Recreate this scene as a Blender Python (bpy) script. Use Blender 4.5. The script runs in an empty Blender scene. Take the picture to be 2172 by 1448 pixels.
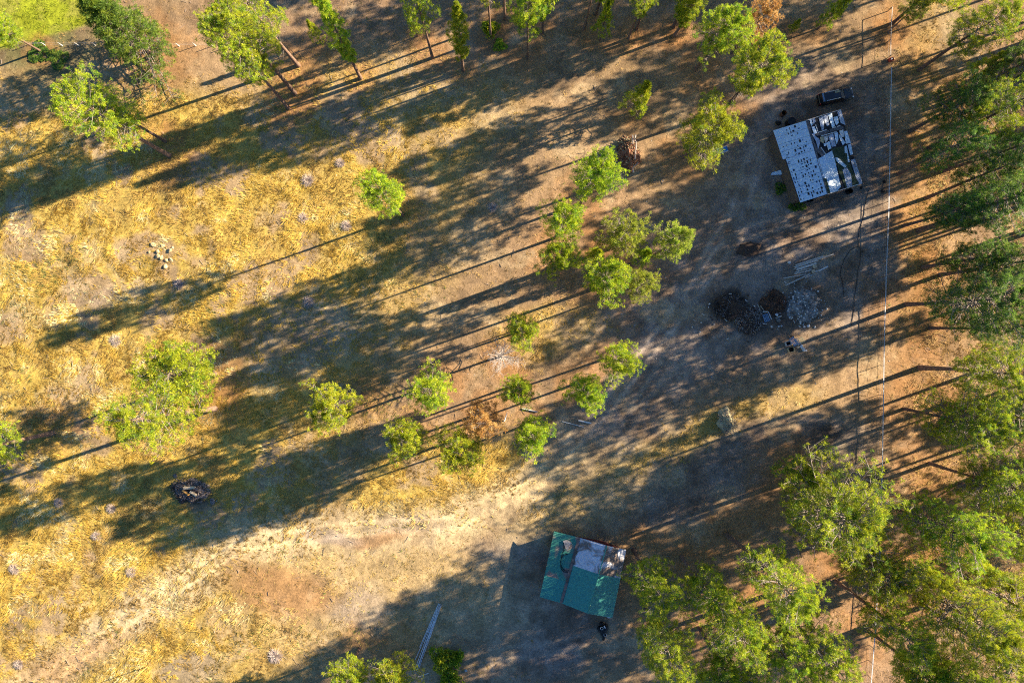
import bpy, bmesh, math, random
import numpy as np
from mathutils import Vector, Matrix

sc = bpy.context.scene
COL = sc.collection
PI = math.pi
# ------------------------------------------------------------------ camera, sky, sun, exposure
CAM_H = 105.0            # drone height above the field
PPM = 13.0               # photograph pixels per metre on the ground
FPX = CAM_H * PPM
cam_d = bpy.data.cameras.new('camera'); cam = bpy.data.objects.new('camera', cam_d); COL.objects.link(cam)
cam.location = (0, 0, CAM_H); cam.rotation_euler = (0, 0, 0)
cam_d.sensor_width = 36.0; cam_d.lens = 36.0 * FPX / 2172.0
cam_d.clip_start = 0.5; cam_d.clip_end = 6000
sc.camera = cam
SUN_EL = math.radians(19.0); SUN_AZ = math.radians(19.5)      # azimuth from +X towards +Y
sun_vec = Vector((math.cos(SUN_AZ) * math.cos(SUN_EL), math.sin(SUN_AZ) * math.cos(SUN_EL), math.sin(SUN_EL)))
W = bpy.data.worlds.new('World'); sc.world = W; W.use_nodes = True
wn = W.node_tree.nodes; wl = W.node_tree.links
sky = wn.new('ShaderNodeTexSky'); sky.sky_type = 'NISHITA'; sky.sun_disc = False
sky.sun_elevation = SUN_EL; sky.sun_rotation = PI / 2 - SUN_AZ
sky.air_density = 1.0; sky.dust_density = 0.3; sky.ozone_density = 7.0
bg = wn['Background']; bg.inputs['Strength'].default_value = 0.05
wl.new(sky.outputs[0], bg.inputs['Color'])
sl = bpy.data.lights.new('sun', 'SUN'); so = bpy.data.objects.new('sun', sl); COL.objects.link(so)
sl.energy = 5.0; sl.angle = math.radians(0.4); sl.color = (1.0, 0.82, 0.58)
so.rotation_euler = (-sun_vec).to_track_quat('-Z', 'Y').to_euler(); so.location = (60, 20, 60)
sc.view_settings.view_transform = 'Standard'; sc.view_settings.look = 'None'
sc.view_settings.exposure = 2.0; sc.view_settings.gamma = 1.0
sc.view_settings.use_curve_mapping = False
sc.cycles.max_bounces = 6; sc.cycles.diffuse_bounces = 3; sc.cycles.transmission_bounces = 3
sc.cycles.transparent_max_bounces = 4; sc.cycles.use_denoising = False; sc.cycles.pixel_filter_type = 'BLACKMAN_HARRIS'; sc.cycles.filter_width = 1.1

# ------------------------------------------------------------------ helpers: measuring
def px(u, v, z=0.0):
    """photograph pixel at height z -> world point"""
    k = (CAM_H - z) / FPX
    return Vector(((u - 1086.0) * k, (724.0 - v) * k, z))

class VNoise:
    def __init__(s, seed, n=256):
        s.n = n; s.t = np.random.default_rng(seed).random((n, n))
    def at(s, x, y):
        x = np.asarray(x, float); y = np.asarray(y, float)
        xi = np.floor(x).astype(int); yi = np.floor(y).astype(int)
        fx = x - xi; fy = y - yi
        fx = fx * fx * (3 - 2 * fx); fy = fy * fy * (3 - 2 * fy)
        n = s.n; a = s.t[xi % n, yi % n]; b = s.t[(xi + 1) % n, yi % n]
        c = s.t[xi % n, (yi + 1) % n]; d = s.t[(xi + 1) % n, (yi + 1) % n]
        return (a * (1 - fx) + b * fx) * (1 - fy) + (c * (1 - fx) + d * fx) * fy
    def fbm(s, x, y, scale, octv=4, gain=0.5):
        tot = 0; amp = 1; mx = 0; f = 1.0 / scale
        for i in range(octv):
            tot = tot + amp * s.at(x * f + 17.3 * i, y * f - 9.1 * i); mx += amp; amp *= gain; f *= 2.03
        return tot / mx
N1, N2, N3, N4 = VNoise(1), VNoise(2), VNoise(3), VNoise(4)

def ground_z(x, y):
    x = np.asarray(x, float); y = np.asarray(y, float)
    z = (N1.fbm(x, y, 22.0, 3) - 0.5) * 0.55 + (N2.fbm(x, y, 2.4, 3) - 0.5) * 0.16
    return z
def gz(p): return float(ground_z(p[0], p[1]))
def gp(u, v, dz=0.0):
    p = px(u, v); p.z = gz(p) + dz; return p

# ------------------------------------------------------------------ helpers: objects
def link(name, data, parent=None):
    o = bpy.data.objects.new(name, data); COL.objects.link(o)
    if parent is not None: o.parent = parent
    return o
def tag(o, label=None, cat=None, group=None, kind=None):
    if label: o['label'] = label
    if cat: o['category'] = cat
    if group: o['group'] = group
    if kind: o['kind'] = kind
    return o
def empty(name, loc, label, cat, group=None, rz=0.0):
    o = link(name, None); o.location = loc; o.rotation_euler = (0, 0, rz); o.empty_display_size = 0.5
    return tag(o, label, cat, group)
def np_mesh(name, v, f, mats=(), col=None, smooth=False, mi=None):
    """v (n,3); f (m,k) int array of equal-sized faces"""
    me = bpy.data.meshes.new(name)
    v = np.asarray(v, np.float32); f = np.asarray(f, np.int32); k = f.shape[1]; m = len(f)
    me.vertices.add(len(v)); me.vertices.foreach_set('co', v.ravel())
    me.loops.add(m * k); me.loops.foreach_set('vertex_index', f.ravel())
    me.polygons.add(m); me.polygons.foreach_set('loop_start', np.arange(0, m * k, k, dtype=np.int32))
    if mi is not None: me.polygons.foreach_set('material_index', np.asarray(mi, np.int32))
    if smooth: me.polygons.foreach_set('use_smooth', np.ones(m, bool))
    me.update(calc_edges=True); me.validate()
    if col is not None:
        a = me.color_attributes.new('Col', 'FLOAT_COLOR', 'POINT')
        c = np.ones((len(v), 4), np.float32); c[:, :3] = col; a.data.foreach_set('color', c.ravel())
    for mt in mats: me.materials.append(mt)
    return me
def py_mesh(name, v, f, mats=(), smooth=False):
    me = bpy.data.meshes.new(name); me.from_pydata([tuple(p) for p in v], [], f); me.update()
    if smooth:
        for p in me.polygons: p.use_smooth = True
    for mt in mats: me.materials.append(mt)
    return me
def bm_mesh(name, bm, mats=(), smooth=False):
    me = bpy.data.meshes.new(name); bm.normal_update(); bm.to_mesh(me); bm.free()
    if smooth:
        for p in me.polygons: p.use_smooth = True
    for mt in mats: me.materials.append(mt)
    return me
def box_bm(bm, c, s, rz=0.0, rot=None):
    M = Matrix.Translation(Vector(c)) @ (rot if rot is not None else Matrix.Rotation(rz, 4, 'Z')) @ Matrix.Diagonal((s[0], s[1], s[2], 1))
    return bmesh.ops.create_cube(bm, size=1.0, matrix=M)
def box(name, c, s, mat, parent=None, rz=0.0, rot=None, bevel=0.0):
    bm = bmesh.new(); box_bm(bm, c, s, rz, rot)
    if bevel > 0: bmesh.ops.bevel(bm, geom=bm.edges[:], offset=bevel, segments=1, affect='EDGES', profile=0.5)
    return link(name, bm_mesh(name, bm, (mat,)), parent)
def tube_bm(bm, pts, rad, n=6, cap=True):
    """rad: number or list"""
    pts = [Vector(p) for p in pts]; rings = []
    for i, p in enumerate(pts):
        a = pts[max(i - 1, 0)]; b = pts[min(i + 1, len(pts) - 1)]
        d = (b - a).normalized(); up = Vector((0, 0, 1)) if abs(d.z) < 0.9 else Vector((1, 0, 0))
        s = d.cross(up).normalized(); t = s.cross(d)
        r = rad[i] if isinstance(rad, (list, tuple)) else rad
        rings.append([bm.verts.new(p + (s * math.cos(2 * PI * k / n) + t * math.sin(2 * PI * k / n)) * r) for k in range(n)])
    for i in range(len(rings) - 1):
        for k in range(n):
            bm.faces.new((rings[i][k], rings[i][(k + 1) % n], rings[i + 1][(k + 1) % n], rings[i + 1][k]))
    if cap:
        bm.faces.new(rings[0]); bm.faces.new(list(reversed(rings[-1])))
def tube(name, pts, rad, mat, parent=None, n=6, smooth=True):
    bm = bmesh.new(); tube_bm(bm, pts, rad, n)
    return link(name, bm_mesh(name, bm, (mat,), smooth), parent)
def slab_poly(name, pts, thick, mat, parent=None):
    """polygon of world points extruded downwards along its normal"""
    pts = [Vector(p) for p in pts]; n = Vector((0, 0, 0))
    for i in range(len(pts)):
        a, b = pts[i], pts[(i + 1) % len(pts)]
        n += Vector(((a.y - b.y) * (a.z + b.z), (a.z - b.z) * (a.x + b.x), (a.x - b.x) * (a.y + b.y)))
    n.normalize()
    if n.z < 0: n = -n; pts = pts[::-1]
    k = len(pts); v = pts + [p - n * thick for p in pts]
    f = [tuple(range(k)), tuple(range(2 * k - 1, k - 1, -1))] + [(i, k + i, k + (i + 1) % k, (i + 1) % k) for i in range(k)]
    return link(name, py_mesh(name, v, f, (mat,)), parent)
def rock_mesh(name, seed, mat, sub=2, amp=0.35, flat=0.7):
    rng = random.Random(seed); bm = bmesh.new(); bmesh.ops.create_icosphere(bm, subdivisions=sub, radius=1.0)
    off = [(Vector((rng.gauss(0, 1), rng.gauss(0, 1), rng.gauss(0, 1))).normalized(), rng.uniform(-amp, amp)) for _ in range(7)]
    for v in bm.verts:
        d = v.co.normalized(); s = 1.0
        for o, a in off:
            t = max(0.0, d.dot(o)); s += a * t * t * t
        v.co = Vector((d.x * s, d.y * s, d.z * s * flat))
    return bm_mesh(name, bm, (mat,))

# ------------------------------------------------------------------ materials
def mat_base(name):
    m = bpy.data.materials.new(name); m.use_nodes = True
    nt = m.node_tree; b = nt.nodes['Principled BSDF']; return m, nt, b
def mat_noise(name, c1, c2, scale=4.0, rough=0.85, metal=0.0, bump=0.0, detail=4.0, contrast=(0.35, 0.65), spec=0.3, stretch=None, rnd=0.0):
    m, nt, b = mat_base(name); L = nt.links
    tc = nt.nodes.new('ShaderNodeTexCoord'); n = nt.nodes.new('ShaderNodeTexNoise'); r = nt.nodes.new('ShaderNodeValToRGB')
    n.inputs['Scale'].default_value = scale; n.inputs['Detail'].default_value = detail
    src = tc.outputs['Object']
    if stretch:
        mp = nt.nodes.new('ShaderNodeMapping'); mp.inputs['Scale'].default_value = stretch
        L.new(src, mp.inputs['Vector']); src = mp.outputs['Vector']
    L.new(src, n.inputs['Vector'])
    r.color_ramp.elements[0].position = contrast[0]; r.color_ramp.elements[1].position = contrast[1]
    r.color_ramp.elements[0].color = (*c1, 1); r.color_ramp.elements[1].color = (*c2, 1)
    L.new(n.outputs['Fac'], r.inputs['Fac']); out = r.outputs['Color']
    if rnd > 0:
        oi = nt.nodes.new('ShaderNodeObjectInfo'); hs = nt.nodes.new('ShaderNodeHueSaturation')
        mr = nt.nodes.new('ShaderNodeMapRange'); mr.inputs['To Min'].default_value = 1 - rnd; mr.inputs['To Max'].default_value = 1 + rnd
        L.new(oi.outputs['Random'], mr.inputs['Value']); L.new(mr.outputs['Result'], hs.inputs['Value']); L.new(out, hs.inputs['Color']); out = hs.outputs['Color']
    L.new(out, b.inputs['Base Color'])
    b.inputs['Roughness'].default_value = rough; b.inputs['Metallic'].default_value = metal; b.inputs['Specular IOR Level'].default_value = spec
    if bump > 0:
        bp = nt.nodes.new('ShaderNodeBump'); bp.inputs['Strength'].default_value = bump; bp.inputs['Distance'].default_value = 0.05
        L.new(n.outputs['Fac'], bp.inputs['Height']); L.new(bp.outputs['Normal'], b.inputs['Normal'])
    return m
def mat_leaf(name, trans=0.3, tint=(1, 1, 1), vary=0.12, rough=0.55):
    m, nt, b = mat_base(name); L = nt.links
    at = nt.nodes.new('ShaderNodeAttribute'); at.attribute_name = 'Col'
    oi = nt.nodes.new('ShaderNodeObjectInfo'); hs = nt.nodes.new('ShaderNodeHueSaturation')
    mr = nt.nodes.new('ShaderNodeMapRange'); mr.inputs['To Min'].default_value = 1 - vary; mr.inputs['To Max'].default_value = 1 + vary
    mh = nt.nodes.new('ShaderNodeMapRange'); mh.inputs['To Min'].default_value = 0.5 - vary * 0.10; mh.inputs['To Max'].default_value = 0.5 + vary * 0.16
    L.new(oi.outputs['Random'], mr.inputs['Value']); L.new(oi.outputs['Random'], mh.inputs['Value'])
    L.new(at.outputs['Color'], hs.inputs['Color']); L.new(mr.outputs['Result'], hs.inputs['Value']); L.new(mh.outputs['Result'], hs.inputs['Hue'])
    tr = nt.nodes.new('ShaderNodeBsdfTranslucent'); mx = nt.nodes.new('ShaderNodeMixShader'); mx.inputs[0].default_value = trans
    L.new(hs.outputs['Color'], b.inputs['Base Color']); L.new(hs.outputs['Color'], tr.inputs['Color'])
    b.inputs['Roughness'].default_value = rough; b.inputs['Specular IOR Level'].default_value = 0.25
    out = nt.nodes['Material Output']
    L.new(b.outputs[0], mx.inputs[1]); L.new(tr.outputs[0], mx.inputs[2]); L.new(mx.outputs[0], out.inputs['Surface'])
    return m
M = {}
M['needle'] = mat_leaf('pine_needles', 0.42, vary=0.11)
M['grass'] = mat_leaf('dry_grass_blades', 0.35, vary=0.0, rough=0.7)
M['bark'] = mat_noise('pine_bark', (0.085, 0.055, 0.042), (0.24, 0.155, 0.11), 3.0, 0.95, bump=0.6, stretch=(4, 4, 0.7), rnd=0.25)
M['twig'] = mat_noise('grey_twigs', (0.17, 0.14, 0.125), (0.36, 0.31, 0.29), 5.0, 0.95)
M['deadwood'] = mat_noise('silvery_dead_wood', (0.28, 0.24, 0.22), (0.55, 0.49, 0.46), 5.0, 0.9)
M['wood'] = mat_noise('weathered_boards', (0.42, 0.37, 0.32), (0.74, 0.68, 0.60), 2.0, 0.85, stretch=(6, 6, 6), rnd=0.3)
M['palewood'] = mat_noise('pale_cut_wood', (0.50, 0.38, 0.24), (0.66, 0.54, 0.38), 3.0, 0.8)
M['pole'] = mat_noise('orange_wood_pole', (0.50, 0.26, 0.07), (0.62, 0.34, 0.10), 3.0, 0.8)
M['white'] = mat_noise('white_paint', (0.70, 0.70, 0.70), (0.82, 0.82, 0.82), 3.0, 0.6)
M['pipe'] = mat_noise('galvanised_pipe', (0.55, 0.57, 0.60), (0.78, 0.80, 0.83), 2.0, 0.4, 0.3)
M['rail'] = mat_noise('pale_grey_rail', (0.42, 0.43, 0.44), (0.62, 0.63, 0.65), 2.0, 0.6)
M['post'] = mat_noise('brown_fence_post', (0.10, 0.065, 0.045), (0.20, 0.13, 0.09), 5.0, 0.9)
M['black'] = mat_noise('black_plastic', (0.006, 0.006, 0.007), (0.014, 0.014, 0.016), 8.0, 0.45)
M['rubber'] = mat_noise('black_rubber', (0.010, 0.010, 0.010), (0.02, 0.02, 0.02), 8.0, 0.8)
M['rust'] = mat_noise('rusty_steel', (0.08, 0.035, 0.02), (0.20, 0.09, 0.05), 6.0, 0.85)
M['dark_inside'] = mat_noise('near_black_inside', (0.006, 0.005, 0.004), (0.012, 0.01, 0.009), 4.0, 0.95)  # near black for the floors inside pails, drums and crates
M['rock'] = mat_noise('pale_rock', (0.34, 0.30, 0.26), (0.60, 0.55, 0.48), 3.0, 0.9, rnd=0.2)
M['whitestone'] = mat_noise('whitish_stone', (0.50, 0.49, 0.47), (0.74, 0.73, 0.71), 3.0, 0.9, rnd=0.15)
M['strawrock'] = mat_noise('straw_coloured_rock', (0.36, 0.26, 0.13), (0.58, 0.48, 0.28), 2.0, 0.9, rnd=0.2)
M['char'] = mat_noise('charred_wood', (0.025, 0.019, 0.016), (0.095, 0.072, 0.06), 6.0, 0.9)
M['ash'] = mat_noise('ash_and_char_ground', (0.05, 0.042, 0.04), (0.30, 0.25, 0.22), 3.0, 0.95, bump=0.4)
M['soil'] = mat_noise('dark_brown_soil', (0.045, 0.028, 0.02), (0.11, 0.072, 0.052), 5.0, 0.95, bump=0.8)
M['gravel'] = mat_noise('grey_gravel', (0.12, 0.105, 0.09), (0.33, 0.32, 0.31), 1.6, 0.95, bump=0.6)
M['brush'] = mat_noise('reddish_brush', (0.14, 0.055, 0.035), (0.34, 0.17, 0.10), 4.0, 0.9)
M['bluefab'] = mat_noise('bright_blue_fabric', (0.015, 0.16, 0.50), (0.03, 0.24, 0.65), 2.0, 0.6)
M['bluepaint'] = mat_noise('faded_blue_paint', (0.09, 0.18, 0.32), (0.19, 0.32, 0.48), 3.0, 0.7)
M['red'] = mat_noise('dark_red_siding', (0.085, 0.016, 0.014), (0.15, 0.028, 0.022), 3.0, 0.8)
M['redplastic'] = mat_noise('red_plastic', (0.42, 0.06, 0.03), (0.50, 0.09, 0.05), 3.0, 0.5)
M['barnwall'] = mat_noise('weathered_barn_boards', (0.075, 0.055, 0.045), (0.17, 0.135, 0.11), 2.0, 0.9, stretch=(8, 8, 1))
M['paint_car'] = mat_noise('black_car_paint', (0.006, 0.006, 0.008), (0.010, 0.010, 0.013), 2.0, 0.22, 0.0, spec=0.6)
M['hoodpaint'] = M['paint_car']
M['glass'] = mat_noise('dark_car_glass', (0.008, 0.010, 0.013), (0.012, 0.014, 0.018), 2.0, 0.06, spec=0.7)
M['chrome'] = mat_noise('bright_metal_trim', (0.62, 0.62, 0.64), (0.72, 0.72, 0.74), 3.0, 0.25, 0.8)
M['lamp'] = mat_noise('clear_headlamp', (0.70, 0.72, 0.74), (0.8, 0.82, 0.84), 3.0, 0.15)
M['taillamp'] = mat_noise('red_tail_lamp', (0.30, 0.01, 0.01), (0.4, 0.02, 0.02), 3.0, 0.2)
M['tan'] = mat_noise('tan_cardboard', (0.40, 0.34, 0.20), (0.5, 0.44, 0.28), 3.0, 0.8)

# ------------------------------------------------------------------ the ground: where dirt, straw, litter and lawn lie (photo pixels)
def sstep(a, b, x):
    t = np.clip((x - a) / (b - a), 0, 1); return t * t * (3 - 2 * t)
def warp(u, v, amt=26.0, sc=70.0):
    x, y = u / PPM, v / PPM; s = sc / PPM
    return u + (N3.fbm(x, y, s, 4) - 0.5) * 2 * amt, v + (N4.fbm(x, y, s, 4) - 0.5) * 2 * amt
def blob(u, v, cx, cy, rx, ry, ang=0.0, soft=0.35):
    c, s = math.cos(math.radians(ang)), math.sin(math.radians(ang))
    a = ((u - cx) * c + (v - cy) * s) / rx; b = (-(u - cx) * s + (v - cy) * c) / ry
    return 1 - sstep(1 - soft, 1 + soft, np.sqrt(a * a + b * b))
def line(u, v, pts, w, soft=0.5):
    d = np.full(np.shape(u), 1e9)
    for (x0, y0), (x1, y1) in zip(pts[:-1], pts[1:]):
        dx, dy = x1 - x0, y1 - y0; t = np.clip(((u - x0) * dx + (v - y0) * dy) / (dx * dx + dy * dy), 0, 1)
        d = np.minimum(d, np.hypot(u - x0 - t * dx, v - y0 - t * dy))
    return 1 - sstep(w * (1 - soft), w * (1 + soft), d)
TRACK = [(1610, 330), (1540, 520), (1420, 690), (1290, 860), (1130, 1030), (960, 1110), (740, 1120), (520, 1150), (330, 1270), (60, 1470)]
def masks(u, v):
    wu, wv = warp(u, v); su, sv = warp(u, v, 10, 30)
    m = {}
    m['dirt'] = np.maximum.reduce([blob(wu, wv, 1560, 590, 330, 190, -25, .35), blob(wu, wv, 1740, 330, 200, 190, 0, .3) , blob(wu, wv, 1800, 520, 110, 200, 0, .4),
        0.9 * line(wu, wv, [(1500, 700), (1330, 860), (1230, 960)], 75), blob(wu, wv, 1120, 1330, 200, 110, 0, .4), blob(wu, wv, 1090, 1200, 110, 80, 0, .4), blob(wu, wv, 1400, 1050, 230, 70, -15, .4),
        blob(wu, wv, 1650, 960, 190, 70, -10, .4), 0.75 * blob(wu, wv, 620, 720, 190, 90, -20, .5), 0.5 * blob(wu, wv, 840, 200, 260, 60, -20, .5)])
    m['track'] = line(wu, wv, TRACK, 48, .5)
    m['straw'] = np.maximum(m['track'] * sstep(1260, 1080, wu), np.maximum(0.8 * blob(wu, wv, 800, 1260, 330, 150, 5, .4), 0.8 * blob(wu, wv, 1200, 1060, 200, 90, -20, .4)))
    left = sstep(1000, 640, wu + 0.35 * (wv - 724)) * sstep(130, 260, wv)
    m['gold'] = np.clip(np.maximum.reduce([left, 0.95 * blob(wu, wv, 930, 1010, 210, 90, -15, .4), 0.9 * blob(wu, wv, 480, 420, 560, 210, -20, .35), 0.7 * blob(wu, wv, 1170, 700, 120, 60, -15, .4),
        0.8 * blob(wu, wv, 1300, 1030, 170, 50, -22, .4), 0.6 * blob(wu, wv, 1560, 890, 170, 40, -20, .4), 0.7 * sstep(1880, 1960, wu) * N1.fbm(u / PPM, v / PPM, 6, 3) * 1.4]) , 0, 1)
    m['rust'] = np.maximum.reduce([blob(wu, wv, 590, 1250, 120, 60, 10, .4), 0.9 * blob(wu, wv, 790, 1142, 70, 16, -5, .4), .7 * blob(wu, wv, 150, 1400, 120, 30, -20, .5), .8 * blob(wu, wv, 1265, 500, 35, 60, 0, .5)])
    m['grey'] = np.maximum.reduce([0.9 * blob(wu, wv, 700, 1135, 75, 18, 5, .4), .8 * blob(wu, wv, 760, 1300, 70, 45, 0, .5), .8 * blob(wu, wv, 400, 1415, 80, 30, 0, .4), blob(wu, wv, 1590, 590, 60, 30, -20, .5), .6 * blob(wu, wv, 230, 625, 80, 25, -15, .5), .55 * blob(wu, wv, 870, 1110, 90, 25, 0, .5)])
    m['burnt'] = np.maximum.reduce([blob(su, sv, 1550, 650, 44, 34, 0, .4), blob(su, sv, 1590, 684, 42, 28, 0, .5), .6 * blob(su, sv, 1680, 650, 75, 50, 0, .5), .8 * blob(su, sv, 1592, 528, 42, 18, 0, .4), .8 * blob(su, sv, 405, 1045, 60, 26, 8, .4), .6 * blob(su, sv, 1745, 925, 40, 22, 0, .4)])
    m['litter'] = np.clip(np.maximum.reduce([sstep(1850, 1960, wu + 0.2 * (wv - 724)), sstep(1080, 1250, wv + 0.25 * (wu - 1500)) * sstep(1340, 1480, wu), 0.9 * sstep(150, 70, wv) * sstep(560, 640, wu) * sstep(1560, 1420, wu),
        .7 * blob(wu, wv, 1230, 510, 190, 130, -20, .4), .6 * blob(wu, wv, 960, 840, 260, 110, -15, .45), .8 * blob(wu, wv, 380, 360, 60, 26, -20, .5), .8 * blob(wu, wv, 110, 890, 70, 40, 0, .5)]), 0, 1)
    m['lawn'] = sstep(8, -8, v + 0.28 * (u - 60) - 88) * sstep(250, 170, u)
    m['lawnshade'] = blob(wu, wv, 90, 110, 120, 55, 0, .5)  # lawn in shade, painted as a dark green patch
    return m
def rut(u, v):
    d = np.full(np.shape(u), 1e9)
    for (x0, y0), (x1, y1) in zip(TRACK[:-1], TRACK[1:]):
        dx, dy = x1 - x0, y1 - y0; t = np.clip(((u - x0) * dx + (v - y0) * dy) / (dx * dx + dy * dy), 0, 1)
        d = np.minimum(d, np.hypot(u - x0 - t * dx, v - y0 - t * dy))
    return np.exp(-((d - 13) / 5.5) ** 2)
YARD = [[(1610, 300), (1570, 420), (1500, 560), (1390, 720), (1290, 860)], [(1660, 470), (1560, 500), (1470, 620), (1420, 760), (1330, 900)], [(1850, 240), (1855, 420), (1800, 520), (1660, 620), (1500, 740), (1350, 880)], [(1600, 440), (1740, 480), (1840, 440)],
        [(1090, 1110), (1060, 1220), (1040, 1350), (1060, 1470)], [(1130, 1030), (1080, 1130), (1000, 1240)], [(1000, 1400), (1200, 1370), (1400, 1300)]]
def tracks(u, v):
    wu, wv = warp(u, v, 8, 60); t = np.zeros(np.shape(u))
    for pts in YARD:
        d = np.full(np.shape(u), 1e9)
        for (x0, y0), (x1, y1) in zip(pts[:-1], pts[1:]):
            dx, dy = x1 - x0, y1 - y0; k = np.clip(((wu - x0) * dx + (wv - y0) * dy) / (dx * dx + dy * dy), 0, 1)
            d = np.minimum(d, np.hypot(wu - x0 - k * dx, wv - y0 - k * dy))
        t = np.maximum(t, np.exp(-((d - 12) / 5.5) ** 2))
    return t * (0.4 + 0.9 * N4.fbm(u / PPM, v / PPM, 3.0, 3))
def ground_color(x, y):
    u = x * PPM + 1086; v = 724 - y * PPM
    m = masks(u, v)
    n_big = N1.fbm(x, y, 7.0, 4)[..., None]; n_mid = N2.fbm(x, y, 1.6, 3)[..., None]; n_fine = N3.fbm(x, y, 0.7, 2)[..., None]
    c = np.array([0.30, 0.205, 0.115]) * (0.75 + 0.5 * n_big)
    def mix(c, col, a): return c * (1 - a[..., None]) + np.array(col) * a[..., None]
    c = mix(c, (0.475, 0.345, 0.078), m['gold'] * 0.9)
    c = mix(c, (0.305, 0.200, 0.118), m['litter'] * 0.85)
    dn = N3.fbm(x + 31, y + 7, 5.0, 4); dn2 = N1.fbm(x - 11, y + 40, 1.7, 4)
    dcol = np.array([0.250, 0.205, 0.175]) * (1 - sstep(.45, .62, dn))[..., None] + np.array([0.225, 0.160, 0.118]) * sstep(.45, .62, dn)[..., None]
    dcol = dcol * (0.45 + 1.1 * dn2)[..., None]
    tr = tracks(u, v); tr = np.clip(tr, 0, 1)[..., None]; dcol = dcol * (1 - .6 * tr) + np.array([0.40, 0.33, 0.26]) * .6 * tr
    a = (m['dirt'] * 0.92)[..., None]; c = c * (1 - a) + dcol * a
    bare = sstep(.54, .66, N2.fbm(x + 9, y - 21, 6.0, 4)) * m['gold'] * (1 - m['straw'])
    c = mix(c, (0.30, 0.215, 0.15), bare * 0.75)
    c = mix(c, (0.46, 0.345, 0.165), m['straw'] * 0.8)
    c = mix(c, (0.50, 0.405, 0.25), m['track'] * 0.6 * sstep(1330, 1050, u))
    c = mix(c, (0.30, 0.165, 0.075), m['rust'] * 0.8)
    c = mix(c, (0.29, 0.235, 0.19), m['grey'] * 0.85)
    c = mix(c, (0.040, 0.032, 0.027), m['burnt'] * 0.9)
    c = mix(c, (0.055, 0.10, 0.025), m['lawnshade'] * 0.6)  # dark green carries the shade on the lawn
    c = mix(c, (0.28, 0.32, 0.022), m['lawn'] * (1 - .25 * sstep(.5, .68, N3.fbm(x, y, 2.2, 4))))
    c = c * (1 + 0.38 * rut(u, v) * np.clip(m['track'], 0, 1))[..., None]
    # patches where the soil shows darker, browner or sandier
    p = N4.fbm(x, y, 3.5, 4); dark = sstep(0.56, 0.70, p) * (1 - m['lawn']) * (1 - 0.6 * m['gold'])
    c = mix(c, (0.20, 0.14, 0.09), dark * 0.5)
    p2 = N2.fbm(x + 50, y, 4.5, 4); pale = sstep(0.58, 0.72, p2) * (1 - m['lawn']) * (1 - m['burnt'])
    c = mix(c, (0.46, 0.36, 0.22), pale * 0.45)
    c = c * (0.72 + 0.56 * n_mid) * (0.8 + 0.4 * n_fine)
    return np.clip(c, 0.01, 0.8), m

def axis(lo, hi, step, far):
    a = list(np.arange(lo, hi + 1e-6, step)); d = step * 2; x = hi
    while x < far: x += d; a.append(x); d *= 1.7
    d = step * 2; x = lo; pre = []
    while x > -far: x -= d; pre.append(x); d *= 1.7
    return np.array(pre[::-1] + a)
gx = axis(-92, 92, 0.30, 3000); gy = axis(-63, 63, 0.30, 3000)
GX, GY = np.meshgrid(gx, gy, indexing='ij')
gc, gm = ground_color(GX, GY)
GZ = ground_z(GX, GY) - 0.05 * rut(GX * PPM + 1086, 724 - GY * PPM) * gm['track'] + 0.05 * (N3.fbm(GX, GY, 0.8, 2) - 0.5) * (1 - gm['lawn'])
nx, ny = len(gx), len(gy)
idx = np.arange(nx * ny).reshape(nx, ny)
F = np.stack([idx[:-1, :-1], idx[1:, :-1], idx[1:, 1:], idx[:-1, 1:]], -1).reshape(-1, 4)
def mat_ground():
    m, nt, b = mat_base('field_ground'); L = nt.links
    at = nt.nodes.new('ShaderNodeAttribute'); at.attribute_name = 'Col'
    tc = nt.nodes.new('ShaderNodeTexCoord')
    n1 = nt.nodes.new('ShaderNodeTexNoise'); n1.inputs['Scale'].default_value = 2.6; n1.inputs['Detail'].default_value = 6; n1.inputs['Roughness'].default_value = 0.7
    n1.inputs['Distortion'].default_value = 1.2
    L.new(tc.outputs['Object'], n1.inputs['Vector'])
    r = nt.nodes.new('ShaderNodeMapRange'); r.inputs['From Min'].default_value = 0.3; r.inputs['From Max'].default_value = 0.7
    r.inputs['To Min'].default_value = 0.55; r.inputs['To Max'].default_value = 1.45
    L.new(n1.outputs['Fac'], r.inputs['Value'])
    mul = nt.nodes.new('ShaderNodeVectorMath'); mul.operation = 'SCALE'
    L.new(at.outputs['Color'], mul.inputs[0]); L.new(r.outputs['Result'], mul.inputs['Scale'])
    L.new(mul.outputs['Vector'], b.inputs['Base Color'])
    bp = nt.nodes.new('ShaderNodeBump'); bp.inputs['Strength'].default_value = 0.55; bp.inputs['Distance'].default_value = 0.12
    L.new(n1.outputs['Fac'], bp.inputs['Height']); L.new(bp.outputs['Normal'], b.inputs['Normal'])
    b.inputs['Roughness'].default_value = 0.97; b.inputs['Specular IOR Level'].default_value = 0.1
    return m
M['ground'] = mat_ground()
# litter of fallen needles under each pine is laid in after the trees are listed (below)

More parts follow.
